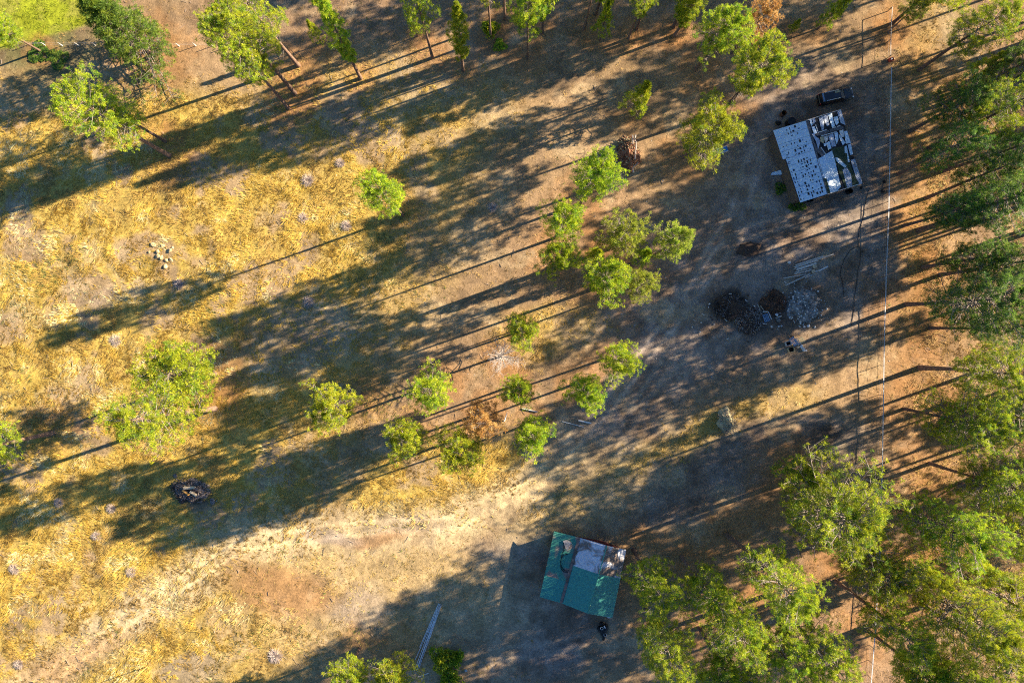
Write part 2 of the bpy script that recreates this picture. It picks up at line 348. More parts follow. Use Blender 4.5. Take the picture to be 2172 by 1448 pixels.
# ------------------------------------------------------------------ trees: where they stand
# kind, crown centre in the photo, crown width px, height m, label, (trunk foot px)
TREES = [
 ('round', (10, 62), 72, 10, 'pale green tree at the left edge of the bright lawn', None),
 ('spruce', (236, 46), 195, 17, 'broad dark spruce beside the bright green lawn', None),
 ('tall', (565, 40), 115, 25, 'pine with pale trunk, highest of the cluster of three leaning trunks', (632, 138)),
 ('tall', (510, 80), 125, 26, 'pine with long bare trunk, middle of the cluster of three', (625, 198)),
 ('tall', (490, 130), 105, 26, 'pine with grey trunk, lowest of the cluster of three', (611, 228)),
 ('small', (665, 62), 36, 7, 'spindly sapling on bare sandy ground right of the three tall pines', (682, 92)),
 ('slim', (750, 60), 66, 26, 'tall narrow pine leafy almost to the ground, pale foot', (765, 166)),
 ('tall', (884, 8), 84, 24, 'long bare trunk with leafy top cut by the top edge, left of narrow young pine', (917, 122)),
 ('small', (876, 45), 40, 9, 'small pine half hidden beside a long bare trunk', (886, 77)),
 ('slim', (977, 65), 58, 20, 'narrow young pine with thin dark trunk, standing alone near the top edge', (982, 148)),
 ('tall', (1036, -40), 70, 25, 'bare trunk crossing the top edge, left one of a pair', (1041, 79)),
 ('tall', (1062, -60), 70, 22, 'bare trunk crossing the top edge, right one of a pair', (1070, 42)),
 ('round', (1135, 30), 82, 20, 'leafy pine at the top edge with one straight grey trunk', (1119, 123)),
 ('slim', (1156, 15), 50, 18, 'slender pine close behind the leafy pine at the top edge', (1150, 70)),
 ('tall', (1256, -50), 70, 25, 'thick dark trunk at the top edge left of the small forked pine', (1239, 62)),
 ('slim', (1270, -20), 50, 18, 'thin trunk just right of the thick dark trunk', (1264, 30)),
 ('small', (1282, 18), 50, 13, 'small pine with crooked trunk and two leaf clumps', (1272, 85)),
 ('tall', (1345, -35), 70, 21, 'grey snaggy trunk with dead side branches near the top edge', (1333, 82)),
 ('slim', (1372, -10), 56, 19, 'dark slanting trunk beside the grey snaggy trunk', (1350, 62)),
 ('slim', (1455, 4), 58, 16, 'thin dark trunk with green top, left of two long parallel shadows', (1428, 58)),
 ('slim', (1482, 0), 58, 16, 'thin dark trunk with green top, at the end of the longest parallel shadow', (1431, 75)),
 ('round', (1528, 70), 112, 17, 'dark green pine left of the brown dying tree', None),
 ('brown', (1600, 50), 86, 15, 'dying pine with orange brown needles at the top edge', None),
 ('round', (1606, 155), 124, 20, 'large bright pine below the brown dying tree', None),
 ('round', (1500, 278), 128, 17.5, 'broad round pine shading the blue chair', None),
 ('small', (1360, 198), 70, 12, 'small bright pine standing alone in shade left of the large pine', None),
 ('round', (1257, 380), 110, 21.5, 'round pine left of the tall brush pile', None),
 ('round', (1190, 470), 92, 19.7, 'upper pine of the overlapping pair left of the orange litter', None),
 ('round', (1182, 545), 88, 18.5, 'lower pine of the overlapping pair, greyish left side', None),
 ('olive', (1325, 497), 100, 19.7, 'olive sparse pine at the top of the middle grove', None),
 ('olive', (1430, 515), 92, 18.5, 'rightmost pine of the middle grove, crossed by a trunk shadow', None),
 ('small', (1368, 542), 52, 9, 'low dark pine between the olive pine and the rightmost grove pine', None),
 ('small', (1263, 540), 56, 9, 'low dark pine left of the olive grove pine', None),
 ('round', (1280, 597), 108, 21.0, 'dense bright pine at the bottom of the middle grove', None),
 ('olive', (1350, 604), 74, 17.3, 'thin pale pine against the right of the dense grove pine', None),
 ('round', (1104, 700), 76, 17.3, 'small round pine just above the bare grey tree', None),
 ('bare', (1060, 757), 92, 12, 'leafless grey tree with radiating twigs', None),
 ('round', (1093, 828), 80, 16, 'narrow pine below the bare grey tree', None),
 ('round', (913, 822), 102, 18.5, 'pine crossed by a diagonal trunk shadow in the lower grove', None),
 ('round', (714, 855), 98, 21.0, 'leftmost pine of the lower grove with dead twigs at its right', None),
 ('round', (858, 928), 94, 17.3, 'pine with grey dead twigs on top in the lower grove', None),
 ('round', (980, 950), 104, 17.3, 'lowest dark green pine left of the brown dead tree', None),
 ('brown', (1026, 890), 92, 17, 'dead tree with copper needles in the lower grove', None),
 ('round', (1130, 925), 90, 18.5, 'pine with pale dead top branches right of the copper tree', None),
 ('round', (1312, 768), 88, 19.7, 'right pine of the touching pair on shaded dirt', None),
 ('round', (1240, 826), 86, 17.3, 'left pine of the touching pair on shaded dirt', None),
 ('tall', (228, 248), 124, 25, 'big leaning pine above the golden field at far left', (360, 330)),
 ('tall', (298, 285), 92, 18, 'shorter pine tucked behind the big leaning pine', (352, 300)),
 ('round', (384, 802), 165, 15, 'upper crown of the big pair in the left field', (456, 793)),
 ('tall', (308, 893), 140, 25, 'lower crown of the big pair with pale trunk foot', (456, 866)),
 ('tall', (32, 915), 128, 20, 'pine at the left edge with orange sunlit trunk foot', (112, 918)),
 ('round', (818, 401), 92, 20, 'solitary bright pine in the middle of the golden field', (855, 457)),
 ('round', (735, 1430), 96, 11, 'left of two pines cut by the bottom edge', None),
 ('round', (836, 1432), 108, 11, 'right of two pines cut by the bottom edge, beside the pipe bundle', None),
 # forest in the lower right
 ('tall', (1384, 1232), 122, 19, 'bright pine touching the green roofed house', (1345, 1166)),
 ('tall', (1416, 1372), 131, 22, 'bright pine below the house with dark leaning trunk', (1362, 1278)),
 ('tall', (1514, 1238), 112, 20, 'pine right of the house with long bare trunk above it', (1446, 1180)),
 ('tall', (1565, 1322), 126, 24, 'long leaning crown between two dark gaps near the bottom', None),
 ('tall', (1655, 1235), 141, 28, 'longest leaning crown right of the house', None),
 ('tall', (1745, 1375), 131, 25, 'leaning crown near the bottom left of the dark clearing', None),
 ('round', (1545, 1425), 143, 19, 'leafy crown cut by the bottom edge left of the dark gap', None),
 ('big', (1775, 1075), 231, 22, 'widest yellow green crown at the left tip of the forest', None),
 ('small', (1712, 1012), 85, 14, 'dark green top poking out above the widest crown', None),
 ('big', (1868, 1205), 158, 18, 'dim grey green crown below the widest crown', None),
 ('big', (2010, 1128), 151, 24, 'bright leaning crown below the long lying log', None),
 ('big', (2058, 1315), 153, 28, 'brightest long crown in the bottom right corner', None),
 ('round', (1950, 1425), 134, 18, 'dim crown at the bottom edge right of the fence end', None),
 ('tall', (2150, 1405), 134, 25, 'crown filling the bottom right corner', None),
 ('big', (2135, 1030), 158, 22, 'crown at the right edge level with the lying log', None),
 ('big', (2055, 890), 150, 20, 'deep green spreading crown left of the bright edge crown', None),
 ('tall', (2110, 790), 140, 22, 'yellow green crown below the black gap at the right edge', None),
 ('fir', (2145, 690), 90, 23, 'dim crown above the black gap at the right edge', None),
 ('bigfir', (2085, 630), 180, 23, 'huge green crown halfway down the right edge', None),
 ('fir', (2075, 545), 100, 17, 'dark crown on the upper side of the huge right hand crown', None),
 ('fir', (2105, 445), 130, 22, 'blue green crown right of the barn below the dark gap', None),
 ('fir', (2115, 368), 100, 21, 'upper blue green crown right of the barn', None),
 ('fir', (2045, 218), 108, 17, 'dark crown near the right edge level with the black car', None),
 ('tall', (2142, 235), 120, 23, 'pale crown at the right edge level with the black car', None),
 ('tall', (2090, 55), 110, 20, 'yellow green crown in the upper right corner', None),
 ('round', (1965, 22), 110, 17, 'green crown cut by the top edge right of the fence end', (1893, 50)),
 ('olive', (1925, 62), 60, 9, 'pale olive small tree beside the fence end', (1884, 68)),
 ('small', (1787, 8), 54, 12, 'small green crown cut by the top edge above the black car', None),
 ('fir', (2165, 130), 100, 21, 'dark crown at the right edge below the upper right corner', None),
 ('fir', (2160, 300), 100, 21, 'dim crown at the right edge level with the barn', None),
 ('small', (1985, 1225), 73, 11, 'low dark pine in the gap between the bright leaning crowns', None),
 ('small', (2100, 1225), 97, 14, 'dark understorey pine above the brightest corner crown', None),
 ('tall', (1655, 1395), 122, 24, 'narrow bright crown at the bottom edge, second right of the house', None),
 ('tall', (2035, 1425), 109, 23, 'dark crown at the bottom edge under the brightest corner crown', None),
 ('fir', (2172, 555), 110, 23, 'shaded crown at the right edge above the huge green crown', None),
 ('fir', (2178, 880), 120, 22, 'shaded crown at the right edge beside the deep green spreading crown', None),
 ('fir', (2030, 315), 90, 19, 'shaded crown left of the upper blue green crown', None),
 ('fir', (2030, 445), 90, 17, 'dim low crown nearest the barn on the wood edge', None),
 ('tall', (2170, 1140), 134, 24, 'crown at the right edge beside the bright leaning crown', None),
 ('tall', (2180, 1290), 146, 25, 'crown at the right edge above the bottom right corner', None),
 ('tall', (1905, 1330), 122, 23, 'dim crown over the dark clearing near the fence end', None),
 ('small', (2120, 135), 80, 13, 'dark understorey pine in the upper right corner', None),
 ('small', (1690, 52), 26, 4, 'little green bush left of the top edge fence', None),
]
rng_off = random.Random(77)
OFF = []
def try_off(u0, u1, v0, v1, n, gap):
    k = 0
    for _ in range(n * 40):
        if k >= n: break
        u, v = rng_off.uniform(u0, u1), rng_off.uniform(v0, v1)
        if abs(v - 950 + 0.354 * (u - 1400)) > 62 and all((u - a) ** 2 + (v - b) ** 2 > gap * gap for a, b in OFF): OFF.append((u, v)); k += 1  # band kept clear of unseen pines so a strip stays sunlit
try_off(2195, 2335, -330, 960, 27, 62); try_off(2195, 2335, 960, 1470, 2, 80); try_off(2430, 2900, -300, 200, 7, 95); try_off(2430, 2900, 640, 1300, 7, 95); try_off(1330, 1720, -260, -70, 7, 80)     # unseen wood past the right edge, thinned and packed to shape its shadows
try_off(1720, 2200, -330, -80, 9, 90)      # and past the top edge
OFF += [(2330, 112), (2285, 168), (2385, 140), (2410, 62), (2262, 402), (2335, 362), (2305, 442), (2312, 10), (2250, 62), (2270, 225)]  # extra unseen pines added to shade barn, lumber, gravel and car
tree_bases = []
for kind, c, w, h, lab, base in TREES:
    if base is None:
        k = 1 - (0.74 if kind in ('round', 'olive', 'tall', 'fir', 'big', 'bigfir') else 0.66) * h / CAM_H
        base = (1086 + (c[0] - 1086) * k, 724 + (c[1] - 724) * k)
    tree_bases.append(base)

# needle litter and bare earth round the trunks
for (bu, bv), t in zip(tree_bases, TREES):
    p = px(bu, bv); r = 1.2 + t[2] / PPM * 0.33
    i0, i1 = np.searchsorted(gx, [p.x - 3 * r, p.x + 3 * r]); j0, j1 = np.searchsorted(gy, [p.y - 3 * r, p.y + 3 * r])
    if i1 <= i0 or j1 <= j0: continue
    X, Y = GX[i0:i1, j0:j1], GY[i0:i1, j0:j1]
    d = np.hypot(X - p.x, Y - p.y) / r * (0.6 + 0.8 * N3.fbm(X, Y, 1.2, 3))
    a = (0.5 * (1 - sstep(0.6, 1.4, d)))[..., None]
    gc[i0:i1, j0:j1] = gc[i0:i1, j0:j1] * (1 - a) + a * np.array([0.33, 0.165, 0.06]) * (0.7 + 0.6 * N2.fbm(X, Y, 0.6, 2))[..., None]
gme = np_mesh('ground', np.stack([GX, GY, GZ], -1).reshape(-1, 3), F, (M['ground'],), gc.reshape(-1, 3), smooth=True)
ground = tag(link('ground', gme), 'dry field of golden grass, dirt and pine litter', 'ground', kind='structure')

# ------------------------------------------------------------------ tree builder
def tubes_np(p0, p1, r0, r1, n=4):
    d = p1 - p0; L = np.linalg.norm(d, axis=1, keepdims=True); d = d / np.maximum(L, 1e-6)
    up = np.where(np.abs(d[:, 2:3]) < 0.9, np.array([[0, 0, 1.0]]), np.array([[1.0, 0, 0]]))
    s = np.cross(d, up); s /= np.linalg.norm(s, axis=1, keepdims=True); t = np.cross(s, d)
    m = len(p0); V = np.zeros((m, 2 * n, 3)); Fc = []
    for k in range(n):
        a = 2 * PI * k / n; o = s * math.cos(a) + t * math.sin(a)
        V[:, k] = p0 + o * r0[:, None]; V[:, n + k] = p1 + o * r1[:, None]
        k2 = (k + 1) % n; Fc.append([k, k2, n + k2, n + k])
    Fc = np.array(Fc); Fa = (np.arange(m) * 2 * n)[:, None, None] + Fc[None]
    return V.reshape(-1, 3), Fa.reshape(-1, 4)
def blades_np(c, d, L, wd, n, rng, spread, cols):
    """n triangles bursting from every centre c around direction d"""
    m = len(c); C = np.repeat(c, n, 0); D = np.repeat(d, n, 0); LL = np.repeat(L, n) * rng.uniform(0.65, 1.15, m * n)
    r = rng.normal(size=(m * n, 3)); r /= np.linalg.norm(r, axis=1, keepdims=True)
    e = D * (1 - spread) + r * spread; e /= np.linalg.norm(e, axis=1, keepdims=True)
    s = np.cross(e, rng.normal(size=(m * n, 3))); s /= np.linalg.norm(s, axis=1, keepdims=True)
    ww = wd * LL * rng.uniform(0.8, 1.2, m * n)
    a = C + e * (LL * 0.12)[:, None] - s * ww[:, None] * 0.35; b = C + e * (LL * 0.12)[:, None] + s * ww[:, None] * 0.35
    mid = C + e * (LL * 0.62)[:, None]; tip = C + e * LL[:, None]
    V = np.stack([a, mid - s * ww[:, None] * 0.5, tip, mid + s * ww[:, None] * 0.5], 1).reshape(-1, 3)
    Fi = np.arange(m * n * 4).reshape(-1, 4)
    cc = np.repeat(cols, n, 0) * rng.uniform(0.8, 1.2, (m * n, 1)); cc = np.repeat(cc, 4, 0)
    return V, Fi, cc
GREEN = np.array([[0.380, 0.455, 0.024], [0.300, 0.405, 0.026], [0.480, 0.510, 0.030], [0.175, 0.310, 0.034]])
OLIVE = np.array([[0.330, 0.400, 0.045], [0.265, 0.345, 0.045], [0.410, 0.440, 0.050], [0.300, 0.290, 0.100]])
SPRUCE = np.array([[0.165, 0.285, 0.036], [0.115, 0.225, 0.036], [0.240, 0.340, 0.036], [0.095, 0.195, 0.042]])
SHADED_GREEN = np.array([[0.155, 0.275, 0.042], [0.110, 0.220, 0.046], [0.220, 0.320, 0.042], [0.080, 0.175, 0.052]])  # pine greens darkened and cooled to paint the shaded right-edge crowns
BROWN = np.array([[0.56, 0.33, 0.10], [0.62, 0.40, 0.14], [0.46, 0.24, 0.075], [0.66, 0.48, 0.22]])
KINDS = {   # height, crown radius, crown base share, branches, shape power, needles per puff, puff size, palette
 'round': (16.0, 3.3, 0.56, 80, 'dome', GREEN, 1.0), 'olive': (15.0, 3.1, 0.55, 70, 'dome', OLIVE, 0.9),
 'tall': (24.0, 3.6, 0.48, 100, 'dome', GREEN, 1.0), 'slim': (20.0, 1.9, 0.26, 85, 'col', GREEN, 1.0),
 'big': (23.0, 5.8, 0.42, 190, 'dome', GREEN, 1.0), 'bigfir': (23.0, 5.2, 0.42, 170, 'dome', SHADED_GREEN, 1.0), 'fir': (24.0, 3.6, 0.42, 105, 'dome', SHADED_GREEN, 1.0), 'small': (9.0, 2.1, 0.20, 60, 'cone', GREEN, 1.0), 'spruce': (17.0, 5.0, 0.06, 190, 'cone', SPRUCE, 1.0),  # the two blue-green kinds are pines with shade in their colour
 'brown': (12.0, 2.6, 0.35, 75, 'dome', BROWN, 0.8), 'bare': (12.0, 3.0, 0.2, 95, 'dome', GREEN, 0.0)}
def gen_tree(kind, seed):
    h, R, cb, nb, shape, pal, dens = KINDS[kind]
    rng = np.random.default_rng(seed)
    # trunk
    nk = 9; tz = np.linspace(0, 1, nk); ax, ay = rng.uniform(0, 2 * PI, 2); amp = 0.018 * h
    def tr(t): return np.stack([amp * np.sin(2.2 * t + ax) - amp * math.sin(ax), amp * np.sin(2.0 * t + ay) - amp * math.sin(ay), t * h], -1)
    tp = tr(tz); r0 = 0.0125 * h + 0.05
    def trr(t): return r0 * (1 - t) ** 0.8 + 0.02 + 0.25 * r0 * np.exp(-t * 30)
    bm = bmesh.new(); pts = [(*(tp[0] - [0, 0, 0.6]),)] + [tuple(p) for p in tp]; rad = [float(trr(np.array(0.0))) * 1.1] + [float(trr(t)) for t in tz]
    tube_bm(bm, pts, rad, 9); trunk = bm_mesh('trunk', bm, (M['deadwood'] if kind == 'bare' else M['bark'],), True)
    # limbs
    t = cb + (1 - cb) * (np.arange(nb) + rng.uniform(0, 1, nb)) / nb; t = np.clip(t, 0, 0.985)
    q = (t - cb) / (1 - cb)
    if shape == 'dome': prof = np.sqrt(np.clip(1 - (np.abs(q - 0.36) / np.where(q > 0.36, 0.66, 0.55)) ** 2.2, 0.02, 1))
    elif shape == 'cone': prof = np.clip(1.02 - q, 0.05, 1) ** 0.85
    else: prof = np.clip(1 - (np.abs(q - 0.35) / 0.72) ** 2.6, 0.10, 1) * (0.75 + 0.25 * np.sin(q * 9 + seed))
    az = np.arange(nb) * 2.39996 + rng.uniform(-0.5, 0.5, nb)
    lob = 1 + 0.32 * np.sin(az * 2 + rng.uniform(0, 6)) * np.sin(q * 6 + rng.uniform(0, 6)) + 0.20 * np.sin(az * 3 + q * 4 + rng.uniform(0, 6))
    ln = R * prof * lob * rng.uniform(0.72, 1.06, nb) * np.where(rng.random(nb) < 0.16, 0.5, 1)
    rise = (-0.10 + 0.75 * q) + rng.uniform(-0.12, 0.12, nb)
    if kind == 'spruce': rise = -0.25 + 0.5 * q + rng.uniform(-0.08, 0.08, nb)
    dirh = np.stack([np.cos(az), np.sin(az), np.zeros(nb)], -1)
    p0 = tr(t); midp = p0 + dirh * (ln * 0.55)[:, None] + np.array([0, 0, 1]) * (ln * 0.55 * rise)[:, None]
    p1 = p0 + dirh * ln[:, None] + np.array([0, 0, 1]) * (ln * (rise + 0.12))[:, None]
    rb = 0.018 + 0.012 * ln
    segs = [(p0, midp, rb, rb * 0.65), (midp, p1, rb * 0.65, rb * 0.25)]
    pc = [p1]; pd = [dirh + np.array([0, 0, 0.55])]
    # side twigs carrying the puffs
    ntw = {'small': 6, 'tall': 11, 'fir': 11}.get(kind, 9)
    if kind == 'bare': ntw = 6
    for k in range(ntw):
        f = rng.uniform(0.45, 0.98, nb); side = np.where(rng.random(nb) < 0.5, -1, 1)
        sp = p0 + (p1 - p0) * f[:, None] + np.array([0, 0, 1]) * (-0.06 * ln * np.sin(f * PI))[:, None]
        sd = np.stack([-np.sin(az), np.cos(az), np.zeros(nb)], -1) * side[:, None]
        dv = dirh * rng.uniform(0.3, 0.9, nb)[:, None] + sd * rng.uniform(0.3, 1.0, nb)[:, None] + np.array([0, 0, 1]) * rng.uniform(-0.15, 0.65, nb)[:, None]
        tl = ln * rng.uniform(0.10, 0.30, nb) + 0.15
        ep = sp + dv * tl[:, None]
        segs.append((sp, ep, rb * 0.4, rb * 0.18)); pc.append(ep); pd.append(dv + np.array([0, 0, 0.45]))
    top = tr(np.array([0.995])); pc.append(top); pd.append(np.array([[0, 0, 1.0]]))
    # dead lower snags
    ns = 14 if kind in ('tall', 'round', 'olive', 'fir') else 5
    ts = rng.uniform(cb * 0.45, cb * 1.15, ns); a2 = rng.uniform(0, 2 * PI, ns); l2 = rng.uniform(0.4, 1.7, ns) * R / 3.3
    s0 = tr(ts); s1 = s0 + np.stack([np.cos(a2) * l2, np.sin(a2) * l2, rng.uniform(-0.25, 0.15, ns) * l2], -1)
    segs.append((s0, s1, np.full(ns, 0.035), np.full(ns, 0.012)))
    V, Fq = [], []; o = 0
    for a, b, ra, rc in segs:
        v, f = tubes_np(a, b, ra, rc, 3 if kind != 'bare' else 4); V.append(v); Fq.append(f + o); o += len(v)
    limbs = np_mesh('branches', np.concatenate(V), np.concatenate(Fq), (M['deadwood'] if kind == 'bare' else M['twig'],))
    crown = None
    if kind != 'bare':
        c = np.concatenate(pc); d = np.concatenate(pd); d = d / np.linalg.norm(d, axis=1, keepdims=True)
        keep = rng.random(len(c)) < dens; c, d = c[keep], d[keep]
        cidx = rng.choice(4, len(c), p=[0.4, 0.25, 0.2, 0.15]); cols = pal[cidx] * rng.uniform(0.8, 1.2, (len(c), 1))
        L = rng.uniform(0.32, 0.56, len(c)) * (0.9 if kind in ('small', 'slim') else 1.0) * (0.8 if kind == 'brown' else 1) * (0.86 if kind in ('tall', 'fir') else 1)
        v, f, cc = blades_np(c, d, L, 0.125, 30, rng, 0.70, cols)
        crown = np_mesh('crown', v, f, (M['needle'],), cc)
    return trunk, limbs, crown
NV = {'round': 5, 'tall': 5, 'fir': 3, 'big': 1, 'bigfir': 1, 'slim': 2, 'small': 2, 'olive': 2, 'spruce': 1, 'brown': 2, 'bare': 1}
VAR = {k: [gen_tree(k, 100 * i + 7 + sum(map(ord, k))) for i in range(n)] for k, n in NV.items()}
def place_tree(kind, i, u, v, w, h, label, group, cat='tree', rz=0.0, frac=0.64):
    meshes = VAR[kind][i % len(VAR[kind])]; h0, R0 = KINDS[kind][0], KINDS[kind][1]
    r = w / 2 / PPM * (1 - frac * h / CAM_H) / (R0 * 1.14 + 0.28)
    p = gp(u, v)
    nm = {'spruce': 'spruce_tree', 'fir': 'shade_tinted_pine_tree', 'bigfir': 'shade_tinted_pine_tree', 'bare': 'dead_tree', 'brown': 'dying_pine_tree'}.get(kind, 'pine_tree')
    root = empty(nm, p, label, cat, group, rz)
    root.scale = (r, r, h / h0)
    for n, me in zip(('trunk', 'branches', 'crown'), meshes):
        if me is not None:
            o = link(n, me, root)
            if n != 'trunk': o['kind'] = 'stuff'
    return root
rt = random.Random(5)
cnt = {}
for (kind, c, w, h, lab, _), (bu, bv) in zip(TREES, tree_bases):
    i = cnt.get(kind, 0); cnt[kind] = i + 1
    place_tree(kind, i, bu, bv, w, h, lab, 'pines of the open wood', 'bush' if h < 5 else 'tree', rt.uniform(0, 2 * PI))
for i, (u, v) in enumerate(OFF):
    place_tree('tall', i, u, v, rt.uniform(85, 120), rt.uniform(18, 26), 'tall unseen pine of the wood beyond the picture edge, placed for its shade', 'pines beyond the picture edge', 'tree', rt.uniform(0, 2 * PI))

# ------------------------------------------------------------------ grass
rg = np.random.default_rng(42)
def grass():
    n = 300000
    x = rg.uniform(-88, 88, n); y = rg.uniform(-60, 60, n); u = x * PPM + 1086; v = 724 - y * PPM
    m = masks(u, v)
    cl = N1.fbm(x, y, 3.0, 3); cl2 = N4.fbm(x, y, 1.0, 2)
    d = 0.05 + 0.8 * m['lawn'] + 0.75 * m['gold'] + 0.25 * m['straw'] + 0.18 * m['litter']
    d = d * (1 - 0.93 * m['dirt']) * (1 - 0.75 * m['rust']) * (1 - 0.8 * m['grey']) * (1 - m['burnt']) * (1 - 0.2 * m['lawn']) * (1 - 0.45 * m['track']) * (1 - 0.7 * rut(u, v) * m['track'])
    d = d * (0.25 + 0.75 * sstep(0.25, 0.55, cl)) * (0.45 + 1.1 * sstep(0.3, 0.7, cl2))
    # nothing grows under the two roofs
    for quad in HOUSE_QUADS:
        c = np.mean(quad, 0); ins = np.ones(n, bool)
        for i in range(4):
            a, b = quad[i], quad[(i + 1) % 4]; ins &= ((b[0] - a[0]) * (v - a[1]) - (b[1] - a[1]) * (u - a[0])) > 0
        d = np.where(ins, 0, d)
    d = d * (1 - 0.6 * sstep(.54, .66, N2.fbm(x + 9, y - 21, 6.0, 4)))
    k = rg.random(n) < d
    x, y, u, v = x[k], y[k], u[k], v[k]; n = len(x); lawn = m['lawn'][k]; gold = m['gold'][k]; straw = m['straw'][k]; lit = m['litter'][k]
    z = ground_z(x, y)
    nb = 5
    pal_t = N2.fbm(x, y, 4.0, 3); pal_r = rg.random(n)
    col = np.array([0.64, 0.455, 0.09]) * np.ones((n, 1))
    def mixc(c, t, a): return c * (1 - a[:, None]) + np.array(t) * a[:, None]
    col = mixc(col, (0.60, 0.47, 0.20), np.clip(straw * 0.8 + (pal_r > 0.7) * 0.4, 0, 1))
    bright = np.maximum.reduce([blob(u, v, 120, 590, 220, 130, 15, .5), blob(u, v, 700, 420, 110, 50, 0, .5), blob(u, v, 150, 800, 160, 60, 0, .5), blob(u, v, 600, 1340, 120, 60, 0, .5), blob(u, v, 780, 1060, 120, 30, 0, .5), blob(u, v, 300, 1330, 200, 60, -20, .5), blob(u, v, 1180, 700, 60, 30, 0, .5)])
    col = mixc(col, (0.80, 0.69, 0.38), sstep(0.62 - .16 * bright, 0.72 - .1 * bright, pal_t) * (pal_r > 0.35) * gold)
    col = mixc(col, (0.42, 0.285, 0.10), sstep(0.46, 0.32, pal_t) * 0.7)
    col = mixc(col, (0.42, 0.26, 0.10), lit * 0.6)
    col = mixc(col, (0.40, 0.275, 0.13), (1 - gold) * (1 - straw) * 0.75)
    green_tuft = (N3.fbm(x, y, 8.0, 3) > 0.60) & (rg.random(n) < 0.15)  # random tufts turned greenish
    col = np.where(green_tuft[:, None], np.array([0.20, 0.22, 0.06]), col)
    lg = np.array([0.30, 0.36, 0.025]) * (0.6 + 0.8 * rg.random((n, 1))); col = np.where((lawn > .5)[:, None], lg, col)
    ang = N3.fbm(x, y, 5.0, 3) * 4 * PI + rg.uniform(-0.5, 0.5, n)
    X = np.repeat(x, nb) + rg.normal(0, 0.10, n * nb); Y = np.repeat(y, nb) + rg.normal(0, 0.10, n * nb); Z = np.repeat(z, nb) - 0.04
    A = np.repeat(ang, nb) + rg.normal(0, 0.65, n * nb)
    hh = np.repeat(rg.uniform(0.12, 0.30, n) * (0.7 + 0.5 * gold), nb) * rg.uniform(0.6, 1.2, n * nb)
    ln = hh * rg.uniform(1.2, 3.2, n * nb); wd = rg.uniform(0.035, 0.075, n * nb)
    sx, sy = -np.sin(A) * wd, np.cos(A) * wd
    ex, ey = X + np.cos(A) * ln, Y + np.sin(A) * ln
    V = np.stack([np.stack([X - sx, Y - sy, Z], -1), np.stack([X + sx, Y + sy, Z], -1), np.stack([ex, ey, Z + hh], -1)], 1).reshape(-1, 3)
    cc = np.repeat(np.repeat(col, nb, 0) * rg.uniform(0.75, 1.25, (n * nb, 1)), 3, 0)
    me = np_mesh('dry_grass', V, np.arange(len(V)).reshape(-1, 3), (M['grass'],), np.clip(cc, 0, 0.85))
    tag(link('dry_grass', me), 'dry golden grass covering the open field', 'grass', kind='stuff')
    print('grass tris', n * nb)
HOUSE_QUADS = [[(1640, 277), (1783, 233), (1828, 389), (1692, 432)], [(1175, 1127), (1328, 1166), (1299, 1309), (1145, 1265)]]
grass()

# ------------------------------------------------------------------ the green roofed house
def lerp(a, b, t): return a + (b - a) * t
def mat_roof(name, base, stain, amount, scale, rough=0.45, seedoff=0.0, metal=0.0):
    m, nt, b = mat_base(name); L = nt.links
    g = nt.nodes.new('ShaderNodeNewGeometry'); mp = nt.nodes.new('ShaderNodeMapping'); mp.inputs['Location'].default_value = (seedoff, seedoff * 0.7, 0)
    n = nt.nodes.new('ShaderNodeTexNoise'); n.inputs['Scale'].default_value = scale; n.inputs['Detail'].default_value = 5; n.inputs['Distortion'].default_value = 0.6
    L.new(g.outputs['Position'], mp.inputs['Vector']); L.new(mp.outputs['Vector'], n.inputs['Vector'])
    r = nt.nodes.new('ShaderNodeValToRGB'); r.color_ramp.elements[0].position = amount; r.color_ramp.elements[1].position = amount + 0.10
    r.color_ramp.elements[0].color = (*base, 1); r.color_ramp.elements[1].color = (*stain, 1)
    L.new(n.outputs['Fac'], r.inputs['Fac'])
    n2 = nt.nodes.new('ShaderNodeTexNoise'); n2.inputs['Scale'].default_value = 3.0; n2.inputs['Detail'].default_value = 6
    L.new(g.outputs['Position'], n2.inputs['Vector'])
    mr = nt.nodes.new('ShaderNodeMapRange'); mr.inputs['To Min'].default_value = 0.6; mr.inputs['To Max'].default_value = 1.4
    L.new(n2.outputs['Fac'], mr.inputs['Value'])
    vm = nt.nodes.new('ShaderNodeVectorMath'); vm.operation = 'SCALE'; L.new(r.outputs['Color'], vm.inputs[0]); L.new(mr.outputs['Result'], vm.inputs['Scale'])
    L.new(vm.outputs['Vector'], b.inputs['Base Color']); b.inputs['Roughness'].default_value = rough; b.inputs['Metallic'].default_value = metal
    return m
M['green_roof'] = mat_roof('green_painted_metal_roof', (0.055, 0.30, 0.25), (0.075, 0.29, 0.235), 0.60, 0.5, 0.42)
M['green_dirty'] = mat_roof('green_metal_roof_with_needle_dirt', (0.055, 0.26, 0.20), (0.27, 0.20, 0.165), 0.50, 0.34, 0.5, 11.0)
M['white_roof'] = mat_roof('white_roof_sheet_with_brown_dirt', (0.60, 0.64, 0.72), (0.20, 0.155, 0.13), 0.43, 0.40, 0.5, 3.0)
M['ridge'] = mat_roof('brown_rusty_flashing', (0.20, 0.14, 0.12), (0.10, 0.075, 0.065), 0.5, 1.0, 0.7)
